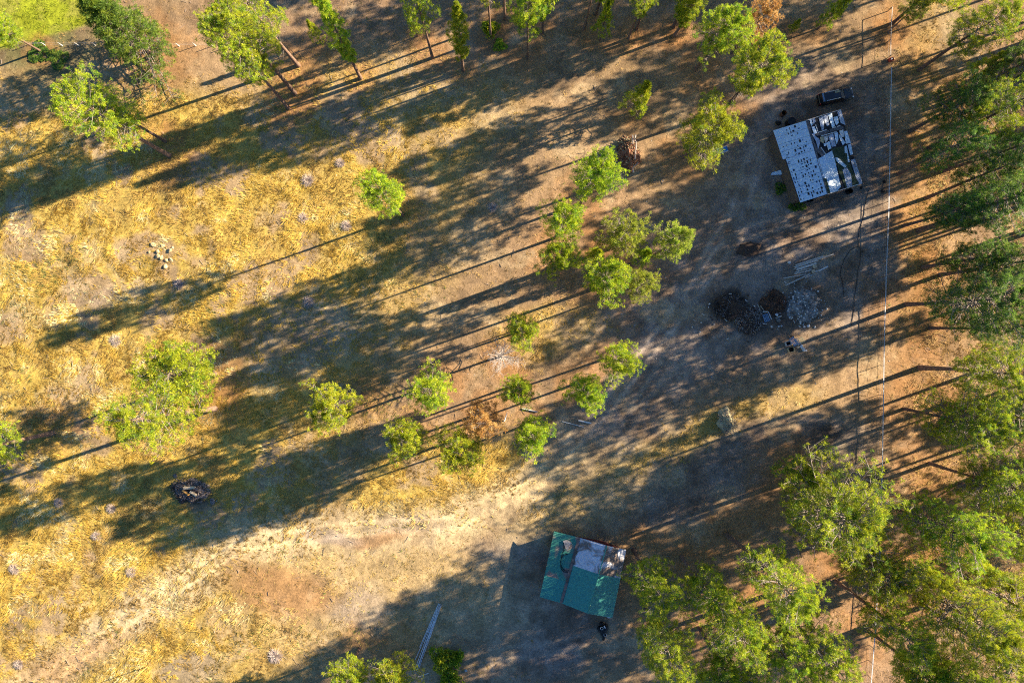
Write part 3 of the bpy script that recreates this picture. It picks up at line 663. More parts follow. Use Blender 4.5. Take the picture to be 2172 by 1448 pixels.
def corrugated(name, e0, e1, r0, r1, mat, parent, ribs=4, hgt=0.035, lift=0.0):
    """metal sheet from eave edge e0-e1 up to ridge edge r0-r1 with raised ribs running up the slope"""
    nrm = (e1 - e0).cross(r0 - e0).normalized()
    if nrm.z < 0: nrm = -nrm
    ts = []; 
    for i in range(ribs):
        b = i / ribs; w = 1 / ribs
        ts += [(b, 0), (b + w * 0.55, 0), (b + w * 0.66, hgt), (b + w * 0.86, hgt), (b + w * 0.97, 0)]
    ts.append((1.0, 0)); v = []; f = []
    for t, z in ts:
        v.append(lerp(e0, e1, t) + nrm * (z + lift)); v.append(lerp(r0, r1, t) + nrm * (z + lift))
    k = len(v)
    v += [p - nrm * 0.012 for p in v]
    for i in range(len(ts) - 1):
        a = 2 * i; f.append((a, a + 2, a + 3, a + 1)); f.append((k + a, k + a + 1, k + a + 3, k + a + 2))
        f.append((a, k + a, k + a + 2, a + 2)); f.append((a + 1, a + 3, k + a + 3, k + a + 1))
    f.append((0, 1, k + 1, k)); f.append((k - 2, 2 * k - 2, 2 * k - 1, k - 1))
    return link(name, py_mesh(name, v, f, (mat,)), parent)
def gable_wall(name, pts, mat, parent, zb=-0.4, thick=0.15, inward=Vector((0, 0, 0))):
    """wall panel under the polyline pts (top edge), down to zb"""
    top = [Vector(p) for p in pts]; bot = [Vector((p[0], p[1], zb)) for p in pts]
    v = top + bot[::-1]; d = inward.normalized() * thick; k = len(v)
    v2 = v + [p + d for p in v]
    f = [tuple(range(k)), tuple(range(2 * k - 1, k - 1, -1))] + [(i, k + i, k + (i + 1) % k, (i + 1) % k) for i in range(k)]
    return link(name, py_mesh(name, v2, f, (mat,)), parent)
def green_house():
    ZL, ZV, ZR, ZE = 2.35, 3.15, 5.0, 3.1           # left eave, break, ridge, right eave
    LT, LB = px(1175, 1127, ZL), px(1145, 1265, ZL)
    VT, VB = px(1229, 1140, ZV), px(1191, 1278, ZV)
    RT, RB = px(1287, 1157, ZR), px(1247, 1300, ZR)
    ET, EB = px(1328, 1166, ZE), px(1299, 1309, ZE)
    c = (LT + LB + ET + EB) / 4; c.z = 0
    root = empty('house', c, 'house with green metal roof, white sheet patch and lean-to', 'house')
    def par(o): o.matrix_parent_inverse = Matrix.Translation(-c); return o
    n = 12
    for (a0, a1, b0, b1, which) in ((LT, LB, VT, VB, 'left'), (VT, VB, RT, RB, 'mid'), (ET, EB, RT, RB, 'right')):
        for i in range(n):
            t0, t1 = i / n - 0.004, (i + 1) / n + 0.004
            if which == 'left': mt = M['green_dirty'] if i < 8 else M['green_roof']
            else: mt = M['white_roof'] if i < 5 else M['green_roof']
            over = 0.0 if which != 'left' else -0.06
            o = par(corrugated('roof_panel', lerp(a0, a1, t0), lerp(a0, a1, t1), lerp(b0, b1, t0), lerp(b0, b1, t1), mt, root, 4, 0.03, 0.01 + over + 0.004 * (i % 2)))
    par(tube('ridge_cap', [RT + Vector((0, 0, 0.03)), RB + Vector((0, 0, 0.03))], 0.09, M['green_roof'], root, 6))
    d = (VB - VT).normalized()
    par(slab_poly('flashing', [VT + Vector((-.28, 0, .02)) , VT + Vector((.16, 0.04, .16)), VB + Vector((.16, .04, .16)), VB + Vector((-.28, 0, .02))], 0.02, M['ridge'], root))
    # walls, set in under the eaves
    def inset(p, zz): q = lerp(p, Vector((c.x, c.y, p.z)), 0.12); return Vector((q.x, q.y, zz))
    wl_, wr = [], []
    lt, lb, vt, vb, rt_, rb, et, eb = (inset(LT, ZL - .05), inset(LB, ZL - .05), inset(VT, ZV - .12), inset(VB, ZV - .12), inset(RT, ZR - .12), inset(RB, ZR - .12), inset(ET, ZE - .05), inset(EB, ZE - .05))
    inx = (et - lt); inx.z = 0; iny = (lb - lt); iny.z = 0
    par(gable_wall('wall', [lt, vt, rt_, et], M['red'], root, inward=iny))
    par(gable_wall('wall', [lb, vb, rb, eb], M['red'], root, inward=-iny))
    par(gable_wall('wall', [lt, lb], M['red'], root, inward=inx))
    par(gable_wall('wall', [et, eb], M['red'], root, inward=-inx))
    # open front with two red braces under the lower eave
    for t in (0.34, 0.66):
        p = lerp(LB, EB, t); par(box('porch_post', (p.x, p.y - 0.15, 1.15), (0.14, 0.14, 3.0), M['red'], root, rz=0.25))
    dr = lerp(lb, eb, 0.55)
    dd = par(box('door', (dr.x, dr.y - 0.10, 0.9), (1.0, 0.06, 2.05), M['barnwall'], root, rz=-math.atan2(44, 154)))
    hd = tube('handle', [Vector((dr.x + .35, dr.y - .22, 0.9)), Vector((dr.x + .35, dr.y - .22, 1.1))], 0.02, M['chrome'], dd); hd.matrix_parent_inverse = Matrix.Translation(-c)
    return c
house_c = green_house()
hz = 2.95
def on_left_roof(u, v):
    # height of the lean-to plane under a photo pixel
    z = 2.8
    for _ in range(4):
        p = px(u, v, z); a, b = px(1175, 1127, 2.35), px(1145, 1265, 2.35); dn = (b - a); dn.z = 0; dn.normalize(); side = Vector((-dn.y, dn.x, 0))
        w = (px(1229, 1140, 3.15) - a); w.z = 0; t = (p - a); t.z = 0; z = 2.35 + 0.8 * abs(t.dot(side)) / abs(w.dot(side))
    return px(u, v, z + 0.07)
hose = [on_left_roof(*p) for p in [(1196, 1150), (1196, 1165), (1191, 1178), (1189, 1195), (1190, 1206), (1196, 1212), (1204, 1213)]]
tag(tube('cable', hose, 0.05, M['rubber'], n=5), 'black cable hanging straight down the lean-to roof', 'cable')
loop = [on_left_roof(1205 + 14 * math.cos(a) - 2, 1192 + 18 * math.sin(a)) for a in np.linspace(-1.4, -5.0, 14)]
tag(tube('hose', loop, 0.05, M['rubber'], n=5), 'black hose lying in a loop on the lean-to roof', 'hose')
tag(slab_poly('tin_sheet', [on_left_roof(*p) + Vector((0, 0, .03)) for p in [(1194, 1146), (1202, 1144), (1213, 1150), (1208, 1158), (1203, 1168), (1199, 1160)]], 0.02, M['deadwood']), 'torn pinkish grey scrap sheet lying on the lean-to roof', 'scrap sheet')
p = gp(1292, 1304); bx = box('cooler_box', (0, 0, 0.28), (0.62, 0.48, 0.5), M['white'], bevel=0.04)
def lid(o, s): return box('lid', (0, 0, 0.56), (s[0], s[1], 0.06), M['white'], o, bevel=0.015)
bx.location = p; lid(bx, (0.66, 0.52)); tag(bx, 'small white box at the lower right corner of the house', 'box')

# heap of black sacks and two pails below the house
def lump(name, seed, mat, loc, s, rz=0, parent=None, sub=2):
    o = link(name, rock_mesh(name, seed, mat, sub, 0.3, 0.8), parent); o.location = loc; o.scale = s; o.rotation_euler = (0, 0, rz); return o
def pail(name, loc, r, h, mat, rimmat, label, grp=None):
    """open pail: wall, rim ring and dark inside"""
    root = empty(name, loc, label, 'bucket', grp)
    bm = bmesh.new(); n = 16
    ro = [bm.verts.new((0.85 * r * math.cos(2 * PI * i / n), 0.85 * r * math.sin(2 * PI * i / n), 0)) for i in range(n)]
    rp = [bm.verts.new((r * math.cos(2 * PI * i / n), r * math.sin(2 * PI * i / n), h)) for i in range(n)]
    for i in range(n): bm.faces.new((ro[i], ro[(i + 1) % n], rp[(i + 1) % n], rp[i]))
    bm.faces.new(ro[::-1]); link('wall', bm_mesh('wall', bm, (mat,), False), root)
    tube('rim', [(r * math.cos(a), r * math.sin(a), h) for a in np.linspace(0, 2 * PI, 17)], r * 0.16, rimmat, root, 6)
    bm = bmesh.new(); bmesh.ops.create_circle(bm, cap_ends=True, radius=r * 0.95, segments=16, matrix=Matrix.Translation((0, 0, h * 0.55)))
    link('contents', bm_mesh('contents', bm, (M['dark_inside'],)), root); return root
for i, (u, v, s) in enumerate([(1276, 1322, .42), (1283, 1330, .62), (1273, 1334, .60), (1281, 1337, .55), (1279, 1343, .42), (1281, 1350, .34), (1280, 1355, .22)]):
    o = lump('trash_bag', 300 + i, M['black'], gp(u, v, s * 0.35), (s * 1.05, s * 0.9, s * 0.9), i)
    tag(o, ['knobbly black sack topmost in the heap below the house', 'big black sack on the right of the heap below the house', 'big black sack on the left of the heap below the house', 'black sack in the middle of the heap below the house',
            'black sack where the heap narrows below the house', 'small black sack in the tail of the heap below the house', 'smallest black sack at the very end of the heap'][i], 'sack', 'black sacks below the house')
pail('bucket', gp(1275, 1327, .62), 0.22, 0.34, M['black'], M['white'], 'black bucket with bright white rim on the black sacks')
pail('bucket', gp(1283, 1344, .10), 0.22, 0.30, M['rubber'], M['rail'], 'bucket with dull grey rim beside the black sacks')
tag(box('block', gp(1281.5, 1325.5, .75), (0.18, 0.42, 0.12), M['white'], rz=0.5, bevel=.02), 'short white block on the black sacks beside the bucket', 'block')

# ------------------------------------------------------------------ the derelict barn
M['tin'] = mat_roof('tin_with_sky_blue', (0.58, 0.76, 0.94), (0.64, 0.80, 0.95), 0.55, 0.8, 0.38, 0, 0.15)  # sky reflection mixed into the base colour as pale blue
M['tin2'] = mat_roof('worn_tin_sheet', (0.38, 0.46, 0.60), (0.20, 0.21, 0.26), 0.58, 1.1, 0.45, 5.0, 0.15)
M['deck'] = mat_noise('dark_roof_deck', (0.018, 0.018, 0.022), (0.05, 0.05, 0.055), 2.0, 0.9)
M['moss'] = mat_noise('mossy_roof_deck', (0.030, 0.055, 0.028), (0.06, 0.085, 0.055), 1.5, 0.9)
M['darkboard'] = mat_noise('dark_grey_board', (0.09, 0.09, 0.10), (0.15, 0.15, 0.165), 2.0, 0.8)
def barn():
    ZE, ZR, ZX = 3.0, 4.6, 3.2
    A, B = px(1640, 277, ZE), px(1692, 432, ZE)            # left eave
    RA, RB = px(1709.5, 256, ZR), px(1755, 412, ZR)        # ridge
    C, D = px(1783, 233, ZX), px(1828, 389, ZX)            # right eave
    ctr = (A + B + C + D) / 4; ctr.z = 0
    root = empty('barn', ctr, 'derelict barn with tin roof tinted in reflected sky blue, right slope torn open', 'barn')
    def par(o): o.matrix_parent_inverse = Matrix.Translation(-ctr); return o
    # left slope: sheets side by side, the upper ones reach a little further out
    n = 10
    for i in range(n):
        t0, t1 = i / n, (i + 1) / n - 0.003
        ex = 0.0 if i < 4 or (i == 4) else 0.55 * 13 / 72 * 0.75
        e0, e1 = lerp(A, B, t0), lerp(A, B, t1); r0, r1 = lerp(RA, RB, t0), lerp(RA, RB, t1)
        if i >= 4: e0, e1 = lerp(e0, r0, 0.09), lerp(e1, r1, 0.09)
        z = Vector((0, 0, 0.004 * (i % 2)))
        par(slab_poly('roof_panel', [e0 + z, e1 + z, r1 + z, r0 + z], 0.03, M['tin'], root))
    # rows of dark patches where fixings and battens show through
    rr = random.Random(9); bm = bmesh.new()
    nrm = (B - A).cross(RA - A).normalized(); nrm = nrm if nrm.z > 0 else -nrm
    ud = (B - A).normalized(); sd = (RA - A).normalized()
    def patch(t, s, a, b):
        q = lerp(lerp(A, B, t), lerp(RA, RB, t), s) + nrm * 0.012
        if rr.random() < 0.24: return
        a *= rr.choice((.35, .6, .8, 1.0, 1.15)); b *= rr.uniform(.4, 1.1); q = q + ud * rr.uniform(-.07, .07) + sd * rr.uniform(-.06, .06)
        v = [bm.verts.new(q + ud * (i * a) + sd * (j * b) + nrm * 0.006) for i, j in ((-1, -1), (1, -1), (1, 1), (-1, 1))]
        f = bm.faces.new(v); f.normal_update()
        if f.normal.z < 0: f.normal_flip()
    for i in range(20):
        t = 0.045 + i * 0.0485 + rr.uniform(-.004, .004)
        if i in (3, 8): continue
        for k in range(6):
            s = 0.44 + k * 0.088 - (0.05 if i < 6 else 0.0)
            if i < 3 and k == 5: continue
            patch(t - 0.004 * k, s, 0.19, 0.13)
        if i > 10 or i in (4, 6):
            for k in range(2): patch(t, 0.13 + k * 0.10 , 0.18, 0.12)
    for i in range(9):
        patch(0.36 + i * 0.014, 0.10 + rr.uniform(0, .1), 0.04, 0.28)
    o = par(link('patches', bm_mesh('patches', bm, (M['deck'],)), root)); o['kind'] = 'stuff'
    # right slope: bare deck, then the loose sheets as they lie
    nr = (D - C).cross(RA - C).normalized(); nr = nr if nr.z > 0 else -nr
    par(slab_poly('roof_deck', [RA - nr * .05, RB - nr * .05, D - nr * .05, C - nr * .05], 0.08, M['deck'], root))
    def onr(u, v, lift):
        # intersect the view ray of a photo pixel with the right slope, then lift
        d = px(u, v, 0.0) - Vector((0, 0, CAM_H)); o_ = Vector((0, 0, CAM_H)); t = (C - o_).dot(nr) / d.dot(nr)
        return o_ + d * t + nr * lift
    Z4 = lambda x, y: (1710 + x / 12.07, 225 + y / 12.07)      # read off an enlargement of the roof's top end
    Z1 = lambda x, y: (1600 + x / 5.173, 170 + y / 5.173)      # read off an enlargement of the whole roof
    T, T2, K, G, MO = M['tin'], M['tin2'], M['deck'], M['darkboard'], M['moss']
    sheets = [
     ('moss_patch', Z4, [(640, 1100), (1010, 1010), (1100, 1290), (1130, 1440), (700, 1440)], MO, .0),
     ('moss_patch', Z1, [(890, 860), (1010, 830), (1090, 1020), (1150, 1160), (1000, 1180), (930, 1020)], MO, .0),
     ('moss_patch', Z1, [(756, 1082), (790, 1074), (832, 1236), (806, 1244)], MO, .03),
     ('roof_sheet', Z1, [(690, 870), (850, 775), (880, 870), (948, 1170), (900, 1225), (832, 1240), (790, 1080), (752, 1078)], T, .02),
     ('roof_sheet', Z4, [(75, 350), (130, 340), (160, 480), (125, 520)], T, .03), ('roof_sheet', Z4, [(150, 335), (215, 320), (235, 400), (185, 470)], T2, .02),
     ('roof_sheet', Z4, [(320, 300), (415, 265), (455, 420), (440, 610), (390, 620), (345, 440)], T2, .04), ('roof_sheet', Z4, [(425, 262), (540, 225), (585, 490), (530, 520), (480, 440)], T2, .03),
     ('roof_sheet', Z4, [(555, 220), (650, 195), (730, 520), (660, 560), (600, 380)], T, .05), ('roof_sheet', Z4, [(660, 190), (770, 160), (780, 240), (690, 270)], K, .05),
     ('roof_sheet', Z4, [(695, 290), (800, 262), (830, 430), (770, 500), (735, 440)], T, .04), ('roof_sheet', Z4, [(790, 150), (885, 100), (1000, 490), (880, 440), (815, 240)], T2, .03),
     ('roof_sheet', Z4, [(130, 540), (200, 520), (275, 690), (200, 730)], T, .04), ('roof_sheet', Z4, [(225, 490), (245, 480), (305, 660), (285, 665)], M['white'], .05),
     ('loose_board', Z4, [(215, 725), (420, 640), (560, 620), (590, 670), (400, 760), (260, 770)], G, .14), ('loose_board', Z4, [(590, 600), (860, 510), (940, 530), (950, 590), (600, 680)], G, .12),
     ('board_edge', Z4, [(280, 680), (510, 605), (515, 622), (285, 698)], M['white'], .19), ('board_edge', Z4, [(650, 560), (750, 535), (755, 552), (655, 578)], M['white'], .17), ('board_edge', Z4, [(775, 525), (855, 500), (860, 518), (780, 543)], M['white'], .17),
     ('board_edge', Z4, [(375, 765), (770, 650), (775, 668), (380, 783)], M['white'], .10),
     ('roof_sheet', Z4, [(140, 720), (180, 700), (250, 790), (330, 850), (345, 950), (305, 1115), (240, 900)], T2, .05), ('roof_sheet', Z4, [(440, 790), (540, 760), (560, 860), (490, 960)], M['whitestone'], .05),
     ('roof_sheet', Z4, [(350, 800), (430, 780), (460, 880), (440, 960), (360, 920)], M['tan'], .03), ('roof_sheet', Z4, [(560, 760), (680, 700), (760, 1030), (650, 1050), (600, 900)], T2, .04),
     ('roof_sheet', Z4, [(490, 960), (590, 900), (640, 1090), (580, 1110)], T, .03), ('roof_sheet', Z4, [(715, 690), (800, 680), (815, 850), (775, 985), (735, 870)], T, .07),
     ('roof_sheet', Z4, [(820, 720), (870, 760), (1000, 940), (930, 1010), (850, 830)], T, .06), ('loose_sheet', Z4, [(835, 640), (940, 610), (960, 780), (930, 805), (880, 790)], M['white'], .12),
     ('roof_sheet', Z4, [(960, 650), (1040, 640), (1140, 950), (1010, 970), (990, 830)], T, .05), ('roof_sheet', Z4, [(1055, 995), (1140, 970), (1190, 1240), (1120, 1260)], T, .05),
     ('roof_sheet', Z4, [(975, 1040), (1030, 1020), (1110, 1440), (1060, 1440), (1040, 1220), (985, 1200)], T, .04),
     ('roof_sheet', Z1, [(1055, 880), (1100, 865), (1185, 1135), (1155, 1145), (1115, 1080)], T2, .05), ('roof_sheet', Z1, [(965, 985), (1015, 960), (1060, 1040), (1072, 1165), (1015, 1175)], T2, .04),
     ('loose_sheet', Z1, [(885, 855), (910, 850), (1010, 945), (990, 965), (905, 900)], T, .09),
     ('loose_board', Z4, [(165, 940), (200, 930), (300, 1110), (350, 1060), (480, 1240), (400, 1305), (245, 1160)], G, .12), ('board_edge', Z4, [(355, 1065), (370, 1055), (500, 1240), (485, 1245)], M['white'], .15),
     ('roof_sheet', Z4, [(440, 965), (500, 955), (505, 1030), (450, 1035)], T, .06), ('board_edge', Z4, [(510, 980), (530, 970), (580, 1130), (560, 1135)], M['white'], .06),
    ]
    for nm, Z, pts, mt, lift in sheets:
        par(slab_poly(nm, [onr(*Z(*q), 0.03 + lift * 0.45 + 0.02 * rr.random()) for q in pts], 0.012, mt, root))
    # barge trim along both gable ends of the right slope
    for a, b in ((RA, C), (RB, D)):
        par(tube('barge_trim', [a + Vector((0, 0, .05)), b + Vector((0, 0, .05))], 0.05, M['white'], root, 4))
    par(slab_poly('ridge_board', [lerp(RA, RB, .0) + Vector((-.05, 0, .02)), lerp(RA, RB, 1) + Vector((-.05, 0, .02)), lerp(RA, RB, 1) + Vector((.10, 0, .05)), lerp(RA, RB, .5) + Vector((.25, 0, .03)), lerp(RA, RB, 0) + Vector((.45, 0.0, .0))], 0.04, M['darkboard'], root))
    def inset(p, dz): q = lerp(p, Vector((ctr.x, ctr.y, p.z)), 0.06); q.z = p.z + dz; return q
    a, b, ra, rb, c_, d_ = (inset(A, -.06), inset(B, -.06), inset(RA, -.2), inset(RB, -.2), inset(C, -.06), inset(D, -.06))
    inx = (c_ - a); inx.z = 0; iny = (b - a); iny.z = 0
    for pts, inw in (([a, ra, c_], iny), ([b, rb, d_], -iny), ([a, b], inx), ([c_, d_], -inx)):
        par(gable_wall('wall', pts, M['barnwall'], root, inward=inw))
    q = lerp(c_, d_, .5) + Vector((.08, 0, 0)); par(box('barn_door', (q.x, q.y, 1.2), (0.06, 3.0, 2.6), M['barnwall'], root, rz=-math.atan2(-45, 156)))
    return ctr
barn_c = barn()
def drum(name, loc, r, h, wallm, label, inside=True, rim=None):
    root = empty(name, loc, label, 'barrel'); bm = bmesh.new(); n = 18; rings = []
    for z, k in ((0, 1), (h * .02, 1), (h * .32, 1), (h * .335, 1.04), (h * .35, 1), (h * .65, 1), (h * .665, 1.04), (h * .68, 1), (h, 1)):
        rings.append([bm.verts.new((r * k * math.cos(2 * PI * i / n), r * k * math.sin(2 * PI * i / n), z)) for i in range(n)])
    for a, b in zip(rings[:-1], rings[1:]):
        for i in range(n): bm.faces.new((a[i], a[(i + 1) % n], b[(i + 1) % n], b[i]))
    bm.faces.new(rings[0][::-1]); link('wall', bm_mesh('wall', bm, (wallm,), False), root)
    tube('rim', [(r * math.cos(a), r * math.sin(a), h) for a in np.linspace(0, 2 * PI, 19)], 0.022, rim or wallm, root, 5)
    bm = bmesh.new(); bmesh.ops.create_circle(bm, cap_ends=True, radius=r * .98, segments=18, matrix=Matrix.Translation((0, 0, h * (0.45 if inside else 0.97))))
    link('inside' if inside else 'top', bm_mesh('inside', bm, (M['dark_inside'] if inside else wallm,)), root); return root
drum('burn_barrel', gp(1658, 244), 0.40, 0.95, M['rust'], 'open rusty burn barrel standing off the top corner of the barn')
drum('water_tank', gp(1672, 263), 0.62, 1.3, M['black'], 'squat black tank against the top wall of the barn', False)
drum('barrel', gp(1716, 425), 0.36, 0.9, M['rubber'], 'dark barrel under the lower left eave of the barn', True)
drum('tar_drum', gp(1797, 408), 0.40, 0.9, M['black'], 'dark drum under the lower right eave of the barn', True)
for i, (u, v, s, lab) in enumerate([(1650, 262, .45, 'dark junk lump between burn barrel and barn corner'), (1825, 399, .30, 'small black lump off the lower right corner of the barn'), (1874, 386, .30, 'upper of two black lumps beside the fence'), (1871, 406, .34, 'lower of two black lumps beside the fence')]):
    tag(lump('junk_lump', 500 + i, M['rubber'], gp(u, v, s * .3), (s, s * .75, s * .7), i), lab, 'lump')
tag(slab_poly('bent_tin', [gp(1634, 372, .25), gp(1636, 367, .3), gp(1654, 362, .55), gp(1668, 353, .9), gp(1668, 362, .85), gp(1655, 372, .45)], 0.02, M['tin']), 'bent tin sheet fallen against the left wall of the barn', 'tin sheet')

# ------------------------------------------------------------------ the black car
def car():
    root = empty('car', gp(1767, 209), 'black SUV with bright roof rails parked above the barn', 'car', rz=math.radians(12.5))
    LN, HW = 2.85, 0.99
    def loft(name, st, mat, parent, smooth=False):
        """st: list of (x, half width, bottom, top, tuck) rings"""
        v, f = [], []
        for x, hw, zb, zt, tk in st:
            v += [(x, -hw * .92, zb), (x, -hw, zb + .18), (x, -hw, zt - .16), (x, -hw + tk, zt), (x, hw - tk, zt), (x, hw, zt - .16), (x, hw, zb + .18), (x, hw * .92, zb)]
        k = 8
        for i in range(len(st) - 1):
            for j in range(k): f.append((i * k + j, i * k + (j + 1) % k, (i + 1) * k + (j + 1) % k, (i + 1) * k + j))
        f.append(tuple(range(k - 1, -1, -1))); f.append(tuple((len(st) - 1) * k + j for j in range(k)))
        return link(name, py_mesh(name, v, f, (mat,), smooth), parent)
    loft('body', [(-2.85, .80, .45, .95, .10), (-2.78, .93, .38, 1.06, .10), (-2.3, .99, .32, 1.10, .08), (1.15, .99, .32, 1.10, .08), (1.30, .98, .32, 1.09, .10), (2.35, .95, .34, 1.03, .14), (2.68, .88, .40, .95, .14), (2.80, .74, .46, .80, .10)], M['paint_car'], root)
    # cabin: tapered glasshouse and roof
    v = [(-2.72, -.90, 1.07), (-2.72, .90, 1.07), (1.25, .90, 1.07), (1.25, -.90, 1.07), (-2.42, -.72, 1.80), (-2.42, .72, 1.80), (0.42, .72, 1.80), (0.42, -.72, 1.80)]
    bm = bmesh.new(); vs = [bm.verts.new(p) for p in v]
    for q in ((0, 3, 2, 1), (4, 5, 6, 7), (0, 1, 5, 4), (2, 3, 7, 6), (0, 4, 7, 3), (1, 2, 6, 5)): bm.faces.new([vs[i] for i in q])
    bmesh.ops.bevel(bm, geom=bm.edges[:], offset=0.05, segments=2, affect='EDGES', profile=0.5)
    link('cabin', bm_mesh('cabin', bm, (M['paint_car'],)), root)
    def pane(name, a, b, c, d, mat=M['glass'], out=Vector((0, 0, 0))):
        pts = [Vector(p) + out for p in (a, b, c, d)]; return slab_poly(name, pts, 0.02, mat, root)
    pane('windshield', (1.20, -.80, 1.12), (1.20, .80, 1.12), (.47, .66, 1.76), (.47, -.66, 1.76), out=Vector((.02, 0, .02)))
    pane('rear_window', (-2.70, -.78, 1.14), (-2.70, .78, 1.14), (-2.44, .64, 1.74), (-2.44, -.64, 1.74), out=Vector((-.03, 0, .015)))
    for s in (-1, 1):
        for x0, x1, t0, t1 in ((-2.45, -1.45, -2.28, -1.42), (-1.35, -.35, -1.33, -.37), (-.25, .85, -.27, .30)):
            pane('side_window', (x0, s * .885, 1.14), (x1, s * .885, 1.14), (t1, s * .745, 1.70), (t0, s * .745, 1.70), out=Vector((0, s * .02, .01)))
        tube('roof_rail', [(-2.05, s * .66, 1.80), (-1.98, s * .66, 1.88), (0.02, s * .66, 1.88), (.12, s * .66, 1.80)], 0.05, M['chrome'], root, 6)
        bm = bmesh.new(); box_bm(bm, (.95, s * 1.10, 1.17), (.16, .24, .18)); bmesh.ops.bevel(bm, geom=bm.edges[:], offset=.04, segments=2, affect='EDGES')
        link('mirror', bm_mesh('mirror', bm, (M['paint_car'],)), root)
        box('headlight', (2.66, s * .66, .90), (.22, .30, .16), M['lamp'], root, rz=-s * .25, bevel=.03)
        box('taillight', (-2.80, s * .80, .98), (.08, .16, .36), M['taillamp'], root, bevel=.02)
        for x in (-1.75, 1.72):
            w = link('wheel', None, root); w.location = (x, s * .90, .39)
            bm = bmesh.new(); bmesh.ops.create_cone(bm, cap_ends=True, segments=24, radius1=.39, radius2=.39, depth=.26, matrix=Matrix.Rotation(PI / 2, 4, 'X'))
            bmesh.ops.bevel(bm, geom=[e for e in bm.edges if e.calc_face_angle(0) > 1], offset=.05, segments=2, affect='EDGES'); link('tyre', bm_mesh('tyre', bm, (M['rubber'],)), w)
            bm = bmesh.new(); bmesh.ops.create_cone(bm, cap_ends=True, segments=20, radius1=.25, radius2=.22, depth=.27, matrix=Matrix.Rotation(-s * PI / 2, 4, 'X')); link('rim', bm_mesh('rim', bm, (M['chrome'],)), w)
    box('front_bumper', (2.78, 0, .55), (.16, 1.62, .22), M['paint_car'], root, bevel=.05); box('rear_bumper', (-2.86, 0, .58), (.16, 1.7, .22), M['black'], root, bevel=.05)
    box('grille', (2.78, 0, .80), (.06, .9, .18), M['chrome'], root, bevel=.02)
    slab_poly('hood', [(1.32, -.80, 1.115), (1.32, .80, 1.115), (2.40, .74, 1.055), (2.62, .55, 1.0), (2.62, -.55, 1.0), (2.40, -.74, 1.055)], 0.03, mat_noise('bluish_grey_hood', (.03, .04, .055), (.055, .07, .09), 3.0, .3), root)  # hood in a lighter bluish grey than the body
    slab_poly('spoiler', [(-2.62, -.70, 1.815), (-2.62, .70, 1.815), (-2.36, .68, 1.83), (-2.36, -.68, 1.83)], 0.03, M['bluepaint'], root)
    slab_poly('sunroof', [(-.75, -.36, 1.812), (-.75, .36, 1.812), (.05, .34, 1.812), (.05, -.34, 1.812)], 0.01, M['glass'], root)
    return root
car_root = car()
R = Matrix.Rotation(math.radians(12.5), 4, 'Z')
p = gp(1767, 209) + R @ Vector((-.15, .40, 1.88))
tag(box('board', p, (.85, .30, .03), M['tan'], rz=math.radians(12.5)), 'short tan board lying on the roof of the SUV', 'board')

# ------------------------------------------------------------------ fences
def fence_line(top_pts, h, n, prefix_label, cat_mat, label, name, post_r, rail_w, rail_mat, wires, wire_mat=None):
    """posts on the ground under a line whose top is traced at height h"""
    P = [px(u, v, h) for u, v in top_pts]
    seg = [0]; 
    for a, b in zip(P[:-1], P[1:]): seg.append(seg[-1] + (b - a).length)
    def at(s):
        for i in range(len(P) - 1):
            if s <= seg[i + 1] + 1e-6: return lerp(P[i], P[i + 1], (s - seg[i]) / (seg[i + 1] - seg[i]))
        return P[-1]
    root = empty(name, Vector((P[0].x, P[0].y, gz(P[0]))), label, 'fence'); inv = Matrix.Translation(-root.location)
    pts = [at(seg[-1] * i / (n - 1)) for i in range(n)]
    rf = random.Random(n)
    for q in pts:
        g = gz(q); o = tube('post', [Vector((q.x, q.y, g - .3)), Vector((q.x + rf.uniform(-.05, .05), q.y, g + h + rf.uniform(-.02, .06)))], post_r, cat_mat, root, 6); o.matrix_parent_inverse = inv
    for zz in wires:
        o = tube('wire', [Vector((q.x + .03, q.y, gz(q) + h * zz)) for q in pts], 0.008, wire_mat or M['rail'], root, 4); o.matrix_parent_inverse = inv
    if rail_w:
        for a, b in zip(pts[:-1], pts[1:]):
            d = (b - a).normalized(); s = Vector((-d.y, d.x, 0)) * rail_w / 2
            za, zb = Vector((0, 0, gz(a) + h - a.z + .02)), Vector((0, 0, gz(b) + h - b.z + .02))
            o = slab_poly('top_rail', [a + za - s, a + za + s, b + zb + s, b + zb - s], .03, rail_mat, root); o.matrix_parent_inverse = inv
    return root
fence_line([(1891, 143), (1887, 330), (1881, 560), (1876, 740), (1871, 1000), (1860, 1300), (1846, 1470)], 1.3, 43, '', M['post'], 'long wire fence with pale top rail running down the right side', 'fence', 0.05, 0.15, M['rail'], (0.10, .55))
fence_line([(1893, 15), (1890, 60), (1889, 118)], 1.4, 4, '', M['post'], 'short wooden fence stretch by the top edge above the red crate', 'wooden_fence', 0.07, 0.12, M['wood'], (0.5,))
fence_line([(-20, 84), (30, 88), (88, 91), (133, 91), (161, 91), (300, 90), (362, 92), (393, 91), (424, 91), (480, 92)], 1.05, 15, '', M['white'], 'low white post fence between bright lawn and dry field', 'post_fence', 0.055, 0.0, None, (0.5, .95), M['white'])
q = gp(1888, 128)
cr = empty('crate', q, 'faded red crate beside the top end of the long fence', 'crate', rz=.3)
for s in (-1, 1):
    box('side', (s * .36, 0, .22), (.04, .55, .42), M['redplastic'], cr); box('side', (0, s * .27, .22), (.68, .04, .42), M['redplastic'], cr)
box('bottom', (0, 0, .03), (.68, .5, .04), M['redplastic'], cr); box('contents', (.1, .05, .25), (.3, .2, .25), M['white'], cr, rz=.4)

